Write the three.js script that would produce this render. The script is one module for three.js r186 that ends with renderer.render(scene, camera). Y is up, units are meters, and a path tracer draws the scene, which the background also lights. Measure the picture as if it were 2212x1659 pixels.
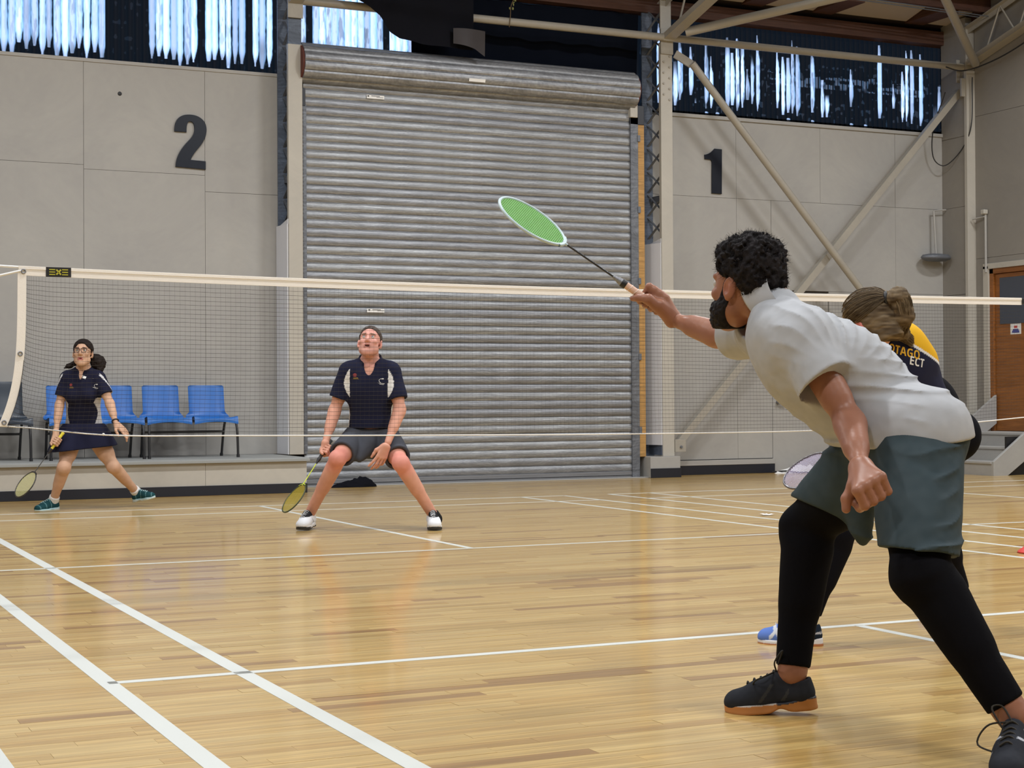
import * as THREE from 'three';
import { mergeGeometries, mergeVertices, toCreasedNormals } from 'three/addons/utils/BufferGeometryUtils.js';
import { RoundedBoxGeometry } from 'three/addons/geometries/RoundedBoxGeometry.js';
import { TextGeometry } from 'three/addons/geometries/TextGeometry.js';
import { FontLoader } from 'three/addons/loaders/FontLoader.js';
import { RectAreaLightUniformsLib } from 'three/addons/lights/RectAreaLightUniformsLib.js';

// ---------- camera, sky, large lights, exposure ----------
const scene = new THREE.Scene();
const camera = new THREE.PerspectiveCamera(26.498, 2212 / 1659, 0.1, 200);
camera.position.set(-4.1336, 0.9368, 7.4605);
camera.rotation.order = 'YXZ';
camera.rotation.set(0.0096, -0.4380, -0.0055);
const renderer = new THREE.WebGLRenderer({ antialias: true });
renderer.toneMapping = THREE.LinearToneMapping;
renderer.toneMappingExposure = 1.0;
renderer.shadowMap.enabled = true;
RectAreaLightUniformsLib.init();
scene.background = new THREE.Color(1.15, 1.50, 2.30);        // overcast blue daylight behind the translucent sheets
const LAMP_POWER = 138;                                         // radiance of each high-bay lamp
const LAMP_COLOUR = [0.985, 0.992, 1.0];
const LAMPS = [[-6.5, -4.6], [-1.2, -4.6], [4.1, -4.6], [9.2, -4.6], [-6.5, 1.2], [-1.2, 1.2], [4.1, 1.2], [9.2, 1.2], [-6.5, 7], [-1.2, 7], [4.1, 7], [9.2, 7]];

// ---------- helpers ----------
const V = (x, y, z) => new THREE.Vector3(x, y, z);
const PI = Math.PI, R = (d) => d * PI / 180;
function rng(seed) { let a = seed >>> 0; return () => { a = (a + 0x6D2B79F5) | 0; let t = Math.imul(a ^ (a >>> 15), 1 | a); t = (t + Math.imul(t ^ (t >>> 7), 61 | t)) ^ t; return ((t ^ (t >>> 14)) >>> 0) / 4294967296; }; }
const hash3 = (x, y, z) => { let h = Math.imul(x, 374761393) ^ Math.imul(y, 668265263) ^ Math.imul(z, 2147483647 - 1013); h = Math.imul(h ^ (h >>> 13), 1274126177); return ((h ^ (h >>> 16)) >>> 0) / 4294967296; };
function noise(x, y, z) {
  const ix = Math.floor(x), iy = Math.floor(y), iz = Math.floor(z); let fx = x - ix, fy = y - iy, fz = z - iz;
  fx = fx * fx * (3 - 2 * fx); fy = fy * fy * (3 - 2 * fy); fz = fz * fz * (3 - 2 * fz);
  const l = (a, b, t) => a + (b - a) * t;
  return l(l(l(hash3(ix, iy, iz), hash3(ix + 1, iy, iz), fx), l(hash3(ix, iy + 1, iz), hash3(ix + 1, iy + 1, iz), fx), fy),
    l(l(hash3(ix, iy, iz + 1), hash3(ix + 1, iy, iz + 1), fx), l(hash3(ix, iy + 1, iz + 1), hash3(ix + 1, iy + 1, iz + 1), fx), fy), fz) * 2 - 1;
}
const fbm = (x, y, z, n = 4) => { let s = 0, a = 0.5; for (let i = 0; i < n; i++) { s += a * noise(x, y, z); x = x * 2.03 + 17; y = y * 2.03 + 5; z = z * 2.03 + 9; a *= 0.5; } return s; };
const clamp = (x, a = 0, b = 1) => Math.min(b, Math.max(a, x));
const sst = (a, b, x) => { const t = clamp((x - a) / (b - a)); return t * t * (3 - 2 * t); };
const mix = (a, b, t) => a + (b - a) * t;

const taken = {};
function numbered(n) { taken[n] = (taken[n] ?? -1) + 1; return taken[n] ? n + '_' + String(taken[n]).padStart(3, '0') : n; }
function tag(o, label, category, group) { o.userData.label = label; o.userData.category = category; if (group) o.userData.group = group; return o; }
function thing(name, label, category, pos = [0, 0, 0], turn = 0, group) {
  const o = new THREE.Group(); o.name = numbered(name); o.position.set(...pos); o.rotation.y = turn; scene.add(o); return tag(o, label, category, group);
}
function struct(name, pos = [0, 0, 0]) { const o = new THREE.Group(); o.name = numbered(name); o.position.set(...pos); o.userData.kind = 'structure'; scene.add(o); return o; }
function part(name, geo, mat, parent, label) {
  const m = new THREE.Mesh(geo, mat); m.name = numbered(name); m.castShadow = m.receiveShadow = true; parent.add(m); if (label) m.userData.label = label; return m;
}
const bx = (w, h, d, x = 0, y = 0, z = 0) => new THREE.BoxGeometry(w, h, d).translate(x, y, z);
const rbx = (w, h, d, r, x = 0, y = 0, z = 0) => new RoundedBoxGeometry(w, h, d, 2, r).translate(x, y, z);
const span = (x0, x1, y0, y1, z0, z1) => bx(x1 - x0, y1 - y0, z1 - z0, (x0 + x1) / 2, (y0 + y1) / 2, (z0 + z1) / 2);
const rspan = (x0, x1, y0, y1, z0, z1, r) => rbx(x1 - x0, y1 - y0, z1 - z0, r, (x0 + x1) / 2, (y0 + y1) / 2, (z0 + z1) / 2);
function bar(a, b, ra, rb = ra, n = 8, caps = true) {
  const d = b.clone().sub(a), L = d.length(), g = new THREE.CylinderGeometry(rb, ra, L, n, 1, !caps);
  g.applyQuaternion(new THREE.Quaternion().setFromUnitVectors(V(0, 1, 0), d.normalize())); const c = a.clone().add(b).multiplyScalar(0.5); return g.translate(c.x, c.y, c.z);
}
function flatBar(a, b, w, t, wdir) { // rectangular bar from a to b, width w along wdir
  const d = b.clone().sub(a), L = d.length(); d.normalize(); const x = wdir.clone().addScaledVector(d, -wdir.dot(d)).normalize(), z = x.clone().cross(d);
  const g = new THREE.BoxGeometry(w, L, t), m = new THREE.Matrix4().makeBasis(x, d, z); m.setPosition(a.clone().add(b).multiplyScalar(0.5)); return g.applyMatrix4(m);
}
const tube = (pts, r, seg = 24, n = 6, closed = false) => new THREE.TubeGeometry(new THREE.CatmullRomCurve3(pts, closed), seg, r, n, closed);
function merge(list) { list = list.map((g) => { const h = g.index ? g.toNonIndexed() : g; for (const k of Object.keys(h.attributes)) if (!['position', 'normal', 'uv', 'color'].includes(k)) h.deleteAttribute(k); return h; }); const hasC = list.some((g) => g.attributes.color), hasU = list.every((g) => g.attributes.uv); for (const g of list) { if (!hasU && g.attributes.uv) g.deleteAttribute('uv'); if (hasC && !g.attributes.color) g.setAttribute('color', new THREE.BufferAttribute(new Float32Array(g.attributes.position.count * 3).fill(1), 3)); } return mergeGeometries(list); }
function boxUV(g, s = 1) { // uv in metres from position, by dominant normal
  if (g.index) g = g.toNonIndexed(); const p = g.attributes.position, n = g.attributes.normal, uv = new Float32Array(p.count * 2);
  for (let i = 0; i < p.count; i++) { const ax = Math.abs(n.getX(i)), ay = Math.abs(n.getY(i)), az = Math.abs(n.getZ(i));
    const [u, v] = az >= ax && az >= ay ? [p.getX(i), p.getY(i)] : ax >= ay ? [p.getZ(i), p.getY(i)] : [p.getX(i), p.getZ(i)]; uv[2 * i] = u / s; uv[2 * i + 1] = v / s; }
  g.setAttribute('uv', new THREE.BufferAttribute(uv, 2)); return g;
}
// ---------- textures ----------
function tex(w, h, fn, srgb = true) {
  const d = new Uint8Array(w * h * 4); const c = [0, 0, 0];
  for (let y = 0; y < h; y++) for (let x = 0; x < w; x++) { fn(x / w, y / h, c); const i = (y * w + x) * 4; d[i] = clamp(c[0]) * 255; d[i + 1] = clamp(c[1]) * 255; d[i + 2] = clamp(c[2]) * 255; d[i + 3] = 255; }
  const t = new THREE.DataTexture(d, w, h); t.wrapS = t.wrapT = THREE.RepeatWrapping; t.magFilter = THREE.LinearFilter; t.minFilter = THREE.LinearMipmapLinearFilter; t.generateMipmaps = true; t.colorSpace = srgb ? THREE.SRGBColorSpace : THREE.NoColorSpace; t.needsUpdate = true; return t;
}
const cyc = (u, n) => { const a = u * 2 * PI; return [Math.cos(a) * n, Math.sin(a) * n]; };
// tileable noise on a torus
const tn = (u, v, nu, nv, s = 0, o = 3) => { const [a, b] = cyc(u, nu / 6.283), [c, d] = cyc(v, nv / 6.283); return fbm(a + s, b + c * 1.3 + s * 2, d + s * 3 - c * 0.7, o); };
const grainTex = tex(1024, 256, (u, v, c) => { // wood grain: streaks along u
  const s = tn(u, v, 5, 90, 3, 4) * 0.30 + tn(u, v, 24, 220, 8, 2) * 0.16 + tn(u, v, 3, 9, 1, 2) * 0.12; const k = 0.84 + s * 0.55; c[0] = k; c[1] = k * (0.985 + s * 0.03); c[2] = k * (0.96 + s * 0.10); });
const mottleTex = tex(512, 512, (u, v, c) => { const s = tn(u, v, 4, 4, 2, 3) * 0.05 + tn(u, v, 40, 40, 5, 2) * 0.02; c[0] = 0.92 + s; c[1] = 0.92 + s * 1.0; c[2] = 0.92 + s * 0.85; });
const steelTex = tex(512, 256, (u, v, c) => { const s = tn(u, v, 10, 60, 2, 4) * 0.22 + tn(u, v, 60, 60, 7, 2) * 0.12; c[0] = 0.80 + s; c[1] = 0.80 + s; c[2] = 0.81 + s; });
const clothBump = tex(256, 256, (u, v, c) => { const s = 0.5 + 0.25 * Math.sin(u * 2 * PI * 64) * Math.sin(v * 2 * PI * 64) + 0.2 * tn(u, v, 60, 60, 1, 2); c[0] = c[1] = c[2] = s; }, false);
const fineBump = tex(256, 256, (u, v, c) => { c[0] = c[1] = c[2] = 0.5 + 0.5 * tn(u, v, 50, 50, 4, 3); }, false);

const std = (o) => new THREE.MeshStandardMaterial(o), phys = (o) => new THREE.MeshPhysicalMaterial(o);
const lin = (r, g, b) => new THREE.Color().setRGB(r, g, b);
const M = {
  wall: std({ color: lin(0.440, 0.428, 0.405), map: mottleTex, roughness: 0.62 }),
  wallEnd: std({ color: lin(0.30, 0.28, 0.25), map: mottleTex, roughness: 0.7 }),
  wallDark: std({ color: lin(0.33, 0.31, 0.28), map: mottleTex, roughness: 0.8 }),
  joint: std({ color: lin(0.06, 0.055, 0.05), roughness: 0.9 }),
  cream: std({ color: lin(0.54, 0.51, 0.45), map: mottleTex, roughness: 0.5 }),
  brace: std({ color: lin(0.41, 0.38, 0.325), map: mottleTex, roughness: 0.45 }),
  greyPanel: std({ color: lin(0.66, 0.67, 0.71), roughness: 0.55 }),
  bluePaint: std({ color: lin(0.15, 0.19, 0.26), map: steelTex, roughness: 0.55 }),
  galv: std({ color: lin(0.40, 0.41, 0.425), map: steelTex, roughness: 0.5, metalness: 0.6 }),
  galvDull: std({ color: lin(0.26, 0.28, 0.31), map: steelTex, roughness: 0.55, metalness: 0.45 }),
  timberOrange: std({ color: lin(0.62, 0.36, 0.12), map: grainTex, roughness: 0.6 }),
  timberBrown: std({ color: lin(0.105, 0.043, 0.026), map: grainTex, roughness: 0.7 }),
  roofDeck: std({ color: lin(0.03, 0.018, 0.016), map: grainTex, roughness: 0.85 }),
  sarking: std({ color: lin(0.40, 0.34, 0.28), roughness: 0.8 }),
  skirt: std({ color: lin(0.010, 0.012, 0.02), roughness: 0.4 }),
  tarp: phys({ color: lin(0.006, 0.0065, 0.010), roughness: 0.9, specularIntensity: 0.2, side: THREE.DoubleSide }),
  number: phys({ color: lin(0.006, 0.009, 0.018), roughness: 0.28, specularIntensity: 0.6 }),
  rust: std({ color: lin(0.12, 0.035, 0.025), roughness: 0.8 }),
  black: std({ color: lin(0.012, 0.012, 0.014), roughness: 0.5 }),
  white: std({ color: lin(0.80, 0.80, 0.79), roughness: 0.6 }),
  tape: std({ color: lin(0.88, 0.85, 0.80), roughness: 0.7, bumpMap: fineBump, bumpScale: 0.0006 }),
  line: std({ color: lin(0.60, 0.62, 0.585), roughness: 0.4 }),
  deck: std({ color: lin(0.36, 0.37, 0.36), map: mottleTex, roughness: 0.7 }),
  step: std({ color: lin(0.42, 0.415, 0.40), map: mottleTex, roughness: 0.6 }),
  doorWood: std({ color: lin(0.36, 0.135, 0.03), map: grainTex, roughness: 0.45 }),
  glassDark: phys({ color: lin(0.05, 0.06, 0.08), roughness: 0.12, metalness: 0 }),
  blueSeat: std({ color: lin(0.022, 0.14, 0.47), roughness: 0.33 }),
  darkSeat: std({ color: lin(0.032, 0.045, 0.065), roughness: 0.35 }),
  chairFrame: std({ color: lin(0.02, 0.02, 0.022), roughness: 0.35 }),
};
// ================= the setting =================
const WZ = -9.75, ZF = -9.4, EX = 10.39;                 // face of the back wall, front of the columns, face of the end wall
const HX0 = -13, HZ1 = 13.5;                             // the other walls of the hall, out of view
const roofY = (z) => (z < 2 ? 5.86 + 0.25 * (z - WZ) : 5.86 + 0.25 * (2 - WZ) - 0.25 * (z - 2));
// ---- floor: sprung timber strips ----
{
  const floor = struct('floor');
  part('subfloor', span(HX0 - 0.2, EX + 0.3, -0.25, -0.021, WZ - 0.4, HZ1 + 0.2), std({ color: lin(0.05, 0.035, 0.02), roughness: 0.9 }), floor);
  const r = rng(11), PW = 0.065, TH = 0.02;
  const tones = [[0.74, 0.495, 0.165], [0.78, 0.535, 0.19], [0.69, 0.445, 0.14], [0.82, 0.585, 0.225], [0.75, 0.51, 0.178], [0.60, 0.37, 0.11], [0.79, 0.55, 0.20], [0.48, 0.275, 0.085], [0.71, 0.47, 0.155]];
  const pick = [0, 0, 1, 1, 2, 3, 4, 4, 4, 5, 6, 6, 8, 8, 2, 7, 1, 6, 0, 3];
  const grain = grainTex.clone(); grain.repeat.set(0.55, 2.6); grain.needsUpdate = true;
  const gloss = tex(512, 512, (u, v, c) => { const s = 0.5 + tn(u, v, 9, 9, 3, 3) * 0.7; c[0] = c[1] = c[2] = 0.62 + 0.3 * s; }, false);
  gloss.repeat.set(0.35, 0.35);
  const surf = { map: grain, roughness: 0.36, clearcoat: 0.6, clearcoatRoughness: 0.11 };
  const mats = tones.map((t) => phys({ color: lin(...t), ...surf }));
  const lens = [0.36, 0.5, 0.64, 0.8, 0.98, 1.2];
  const proto = (L) => { // top face with worn-down arrises, 14 triangles
    const w = PW / 2 - 0.0004, l = L / 2 - 0.0004, c = 0.00001, s = new THREE.BufferGeometry();
    const ring = (x, y, z) => [[-x, y, -z], [x, y, -z], [x, y, z], [-x, y, z]], A = ring(l - c, 0, w - c), B = ring(l, -0.00001, w), C2 = ring(l, -TH, w), P = [], I = [];
    for (const q of [...A, ...B, ...C2]) P.push(...q); I.push(0, 2, 1, 0, 3, 2);
    for (let k = 0; k < 4; k++) { const n = (k + 1) % 4; I.push(k, n, 4 + n, k, 4 + n, 4 + k, 4 + k, 4 + n, 8 + n, 4 + k, 8 + n, 8 + k); }
    s.setAttribute('position', new THREE.Float32BufferAttribute(P, 3)); s.setIndex(I); const g = s.toNonIndexed(); g.computeVertexNormals(); return boxUV(g);
  };
  const protos = lens.map(proto), all = [];
  const camX = camera.position.x, camZ = camera.position.z, fx = Math.sin(0.438), fz = -Math.cos(0.438);
  for (let row = 0, z = WZ + PW / 2; z < HZ1; row++, z += PW) {
    let x = HX0 - r() * 0.9;
    while (x < EX + 0.05) {
      const li = Math.min(5, Math.floor(r() * 6)), L = lens[li], cx = x + L / 2; x += L;
      let t = pick[Math.floor(r() * pick.length)];
      const dx = cx - camX, dz = z - camZ, dep = dx * fx + dz * fz, lat = dx * fz * -1 + dz * fx; // depth and sideways
      const seen = dep > 3.85 && Math.abs(lat) < dep * 0.33 + L / 2;
      all.push({ cx, z, li, t, dep, seen, dy: (r() - 0.5) * 0.0004, tx: (r() - 0.5) * 0.003, tz: (r() - 0.5) * 0.0016, u: r() * 9, v: r() * 9 });
    }
  }
  const near = all.filter((p) => p.seen).sort((a, b) => a.dep - b.dep).slice(0, 300); const isNear = new Set(near);
  for (const p of near) { const m = part('floor_plank', protos[p.li], mats[p.t], floor); m.position.set(p.cx, p.dy, p.z); m.rotation.set(p.tx, 0, p.tz); }
  const rest = all.filter((p) => !isNear.has(p)); let n = 0; for (const p of rest) n += protos[p.li].attributes.position.count;
  const P = new Float32Array(n * 3), N = new Float32Array(n * 3), U = new Float32Array(n * 2), C = new Float32Array(n * 3); let k = 0; const m4 = new THREE.Matrix4(), e = new THREE.Euler(), q = new THREE.Quaternion(), v = V(0, 0, 0);
  for (const p of rest) { const g = protos[p.li], gp = g.attributes.position, gn = g.attributes.normal, gu = g.attributes.uv; q.setFromEuler(e.set(p.tx, 0, p.tz)); const c = tones[p.t];
    for (let i = 0; i < gp.count; i++, k++) { v.fromBufferAttribute(gp, i).applyQuaternion(q); P[3 * k] = v.x + p.cx; P[3 * k + 1] = v.y + p.dy; P[3 * k + 2] = v.z + p.z; v.fromBufferAttribute(gn, i).applyQuaternion(q); N[3 * k] = v.x; N[3 * k + 1] = v.y; N[3 * k + 2] = v.z; U[2 * k] = gu.getX(i) + p.u; U[2 * k + 1] = gu.getY(i) + p.v; C[3 * k] = c[0]; C[3 * k + 1] = c[1]; C[3 * k + 2] = c[2]; } }
  const g = new THREE.BufferGeometry(); g.setAttribute('position', new THREE.BufferAttribute(P, 3)); g.setAttribute('normal', new THREE.BufferAttribute(N, 3)); g.setAttribute('uv', new THREE.BufferAttribute(U, 2)); g.setAttribute('color', new THREE.BufferAttribute(C, 3));
  const far = part('plank_field', g, phys({ vertexColors: true, ...surf }), floor); far.userData.kind = 'stuff';
  // painted court lines, half a millimetre of paint
  const w = 0.0275, H = 0.0012, ln = (x0, x1, z0, z1, n = 'court_line') => part(n, span(x0, x1, -0.0002, H, z0, z1), M.line, floor);
  const side = (x, hw = w) => ln(x - hw, x + hw, -6.7, 6.7), cross = (z, x0, x1, hw = 0.02) => ln(x0, x1, z - hw, z + hw);
  side(-3.05, 0.031); side(-2.59, 0.030); side(2.59, 0.022); side(3.05, 0.022); side(3.545, 0.022); side(4.005, 0.022); side(-3.545, 0.028); side(-4.005, 0.028);
  cross(1.965, -3.05, 3.05, 0.024); cross(-1.98, -3.05, 3.05); cross(-6.7, -3.05, 3.05); cross(-5.94, -3.05, 3.05); cross(6.7, -3.05, 3.05);
  ln(-0.022, 0.022, -6.7, -1.98); ln(-0.022, 0.022, 1.98, 6.7);
  cross(-6.7, 3.545, 9.64); cross(-5.94, 3.545, 9.64); cross(-1.98, 3.545, 9.64); cross(1.98, 3.545, 9.64); ln(6.57, 6.614, -6.7, -1.98);
  cross(-6.7, -9.64, -3.545); cross(-5.94, -9.64, -3.545); cross(-1.98, -9.64, -3.545); cross(1.98, -9.64, -3.545);
}
// ---- back wall: painted sheets with recessed joints ----
{
  const w = struct('wall_back'), T = 0.018, gap = 0.0035;
  part('wall_core', merge([span(HX0, 1.2, 0, 4.5, WZ - 0.2, WZ - T - 0.001), span(5.68, EX + 0.2, 0, 4.43, WZ - 0.2, WZ - T - 0.001)]), M.joint, w);
  const panel = (x0, x1, y0, y1, m = M.wall, dz = 0) => part('wall_panel', boxUV(span(x0 + gap / 2, x1 - gap / 2, y0 + gap / 2, y1 - gap / 2, WZ - T, WZ + dz), 2.2), m, w);
  // left bay
  for (let x = -8.1; x > HX0; x -= 2.4) { panel(Math.max(HX0, x - 2.4), x, 0.36, 3.4); panel(Math.max(HX0, x - 2.4), x, 3.4, 4.5); }
  panel(-8.1, -5.7, 0.36, 3.4); panel(-8.1, -5.7, 3.4, 4.5); panel(-5.7, -3.35, 0.36, 3.4); panel(-5.7, -3.35, 3.4, 4.5);
  panel(-3.35, -0.975, 0.36, 3.405); panel(-3.35, -0.975, 3.405, 4.48);
  panel(-0.975, 0.305, 3.36, 4.48); panel(-0.975, 0.305, 0.36, 3.36, M.wall, 0.001); panel(0.305, 1.14, 3.185, 4.48, M.wall, 0.001); panel(0.305, 1.14, 0.36, 3.185);
  part('capping_board', boxUV(rspan(HX0, 1.14, 4.478, 4.515, WZ - 0.05, WZ + 0.012, 0.004), 2), M.wall, w);
  // right bay
  const rows = [[0.185, 3.43], [3.43, 4.40]];
  panel(5.7, 6.0, 0.0, 3.43); panel(5.7, 6.0, 3.43, 4.40); panel(6.0, 7.03, ...rows[1]); panel(7.03, 8.3, ...rows[1]); panel(8.3, 9.49, ...rows[1]); panel(9.49, 10.27, ...rows[1], M.wall, 0.002);
  panel(6.0, 7.03, ...rows[0]); panel(7.03, 7.545, ...rows[0]); panel(7.545, 7.72, 2.2, 3.43); panel(7.545, 9.49, 2.3, 3.43, M.wall, 0.001); panel(9.49, 10.27, 2.3, 3.43); panel(9.49, 10.27, 0, 2.3); panel(8.42, 9.49, 0, 2.3, M.wall, 0.001);
  part('service_door', boxUV(rspan(7.553, 8.41, 0.02, 2.2, WZ - 0.02, WZ - 0.004, 0.002), 2.2), M.wall, w);
  part('door_handle', merge([bar(V(7.62, 0.885, WZ), V(7.62, 0.885, WZ + 0.05), 0.022, 0.022, 14), bar(V(7.62, 0.885, WZ + 0.045), V(7.74, 0.865, WZ + 0.05), 0.011, 0.009, 10)]), M.galv, w);
  part('capping_board', boxUV(rspan(5.95, 10.27, 4.395, 4.44, WZ - 0.05, WZ + 0.025, 0.006), 2), M.wall, w);
  part('sill_strip', rspan(6.0, 7.56, 0.115, 0.178, WZ - 0.02, WZ + 0.035, 0.004), M.wall, w);
  part('stain_knot', new THREE.SphereGeometry(0.022, 12, 8).scale(1, 1, 0.25).translate(-0.60, 4.17, WZ + 0.002), M.black, w);
  // lintel zone behind the roller shutter and eaves
  part('door_backing', span(1.2, 5.7, -0.2, 4.5, WZ - 0.2, WZ - 0.16), M.joint, w);
  part('eaves_board', span(HX0, EX + 0.2, 6.0, 6.2, WZ - 0.4, WZ - 0.18), M.timberBrown, w);
}
{ // skirting
  const s = struct('baseboard_right'); part('skirting_board', rspan(6.12, 7.56, 0, 0.115, WZ, WZ + 0.03, 0.004), M.skirt, s);
}
// ---- bench platform along the left bay ----
{
  const p = struct('trim_1', [0, 0, 0]);
  const x1 = 1.03, zf = -8.52;
  part('riser_board', boxUV(span(HX0, -0.02, 0.095, 0.325, zf - 0.03, zf), 2), M.cream, p); part('riser_board', boxUV(span(-0.017, x1, 0.095, 0.325, zf - 0.03, zf), 2), M.cream, p);
  part('end_board', span(x1 - 0.03, x1, 0.095, 0.325, WZ, zf - 0.03), M.cream, p);
  part('deck_board', boxUV(rspan(HX0, x1 + 0.02, 0.325, 0.36, WZ, zf + 0.035, 0.008), 2), M.deck, p);
  part('nosing', rspan(HX0, x1 + 0.022, 0.322, 0.349, zf + 0.03, zf + 0.046, 0.004), M.deck, p);
  part('plinth_board', rspan(HX0, x1 + 0.004, 0, 0.098, zf - 0.02, zf + 0.012, 0.003), M.skirt, p);
}
// ---- end wall, opposite wall, rear wall ----
{
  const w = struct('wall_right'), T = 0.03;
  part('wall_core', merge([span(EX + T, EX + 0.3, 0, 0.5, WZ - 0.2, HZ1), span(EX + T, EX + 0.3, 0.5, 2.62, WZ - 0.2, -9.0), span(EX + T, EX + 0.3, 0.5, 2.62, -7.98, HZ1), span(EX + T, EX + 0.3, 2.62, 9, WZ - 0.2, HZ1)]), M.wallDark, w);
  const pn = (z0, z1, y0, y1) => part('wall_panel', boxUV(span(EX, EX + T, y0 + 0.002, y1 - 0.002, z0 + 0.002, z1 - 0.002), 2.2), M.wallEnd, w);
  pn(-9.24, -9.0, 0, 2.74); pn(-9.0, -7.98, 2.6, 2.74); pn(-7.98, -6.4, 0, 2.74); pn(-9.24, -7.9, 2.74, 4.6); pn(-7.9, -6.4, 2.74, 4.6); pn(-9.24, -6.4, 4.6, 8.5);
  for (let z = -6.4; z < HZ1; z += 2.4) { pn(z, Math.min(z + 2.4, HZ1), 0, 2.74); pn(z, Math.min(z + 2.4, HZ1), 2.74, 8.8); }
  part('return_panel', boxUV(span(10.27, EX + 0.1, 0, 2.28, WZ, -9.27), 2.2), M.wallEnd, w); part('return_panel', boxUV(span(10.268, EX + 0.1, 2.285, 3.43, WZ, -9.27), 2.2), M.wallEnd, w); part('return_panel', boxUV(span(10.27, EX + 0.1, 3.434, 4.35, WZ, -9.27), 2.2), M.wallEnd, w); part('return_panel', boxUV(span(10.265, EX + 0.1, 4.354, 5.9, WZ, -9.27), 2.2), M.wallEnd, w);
  const o = struct('wall_left'); part('wall_core', span(HX0 - 0.3, HX0, 0, 9, WZ - 0.2, HZ1), M.wall, o);
  const b = struct('wall_front'); part('wall_core', span(HX0 - 0.3, EX + 0.3, 0, 9, HZ1, HZ1 + 0.3), M.wall, b);
}
// ---- roof ----
{
  const c = struct('ceiling'); const L = EX + 0.3 - HX0 + 0.3, xm = (EX + HX0) / 2;
  const slab = (z0, z1) => { const y0 = roofY(z0), y1 = roofY(z1), d = Math.hypot(z1 - z0, y1 - y0), g = new THREE.BoxGeometry(L, 0.06, d); g.rotateX(-Math.atan2(y1 - y0, z1 - z0)); return boxUV(g.translate(xm, (y0 + y1) / 2 + 0.03, (z0 + z1) / 2)); };
  part('roof_deck', slab(WZ - 0.5, 2), M.roofDeck, c); part('roof_deck', slab(2, HZ1 + 0.4), M.roofDeck, c);
  part('eaves_plate', boxUV(span(5.9, EX, 5.615, 5.79, WZ - 0.12, WZ + 0.06)), M.timberBrown, c); part('eaves_plate', boxUV(span(HX0, 5.9, 5.62, 5.79, WZ - 0.12, WZ + 0.06)), M.timberBrown, c);
  for (let z = -8.95; z < 1.8; z += 0.85) part('purlin', boxUV(span(HX0, EX, roofY(z) - 0.17, roofY(z) + 0.01, z - 0.03, z + 0.03)), M.timberBrown, c);
  for (let z = 2.6; z < HZ1; z += 1.7) part('purlin', boxUV(span(HX0, EX, roofY(z) - 0.17, roofY(z), z - 0.03, z + 0.03)), M.timberBrown, c);
  // pale lining boards and brown blocks in the first strip above the eaves plate
  const r = rng(5); let x = HX0;
  while (x < EX - 0.1) { const w = 0.75 + r() * 0.9, x1 = Math.min(x + w, EX - 0.02); const g = new THREE.BoxGeometry(x1 - x - 0.02, 0.012, 0.66); g.rotateX(-0.245); part('lining_board', g.translate((x + x1) / 2, roofY(-9.32) - 0.02, -9.32), M.sarking, c); const b = Math.min(x1 + 0.3, EX); part('rafter_block', boxUV(span(x1, b, roofY(-9.4) - 0.10, roofY(-9.4) + 0.01, -9.68, -8.98)), M.timberBrown, c); x = b; }
}
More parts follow.
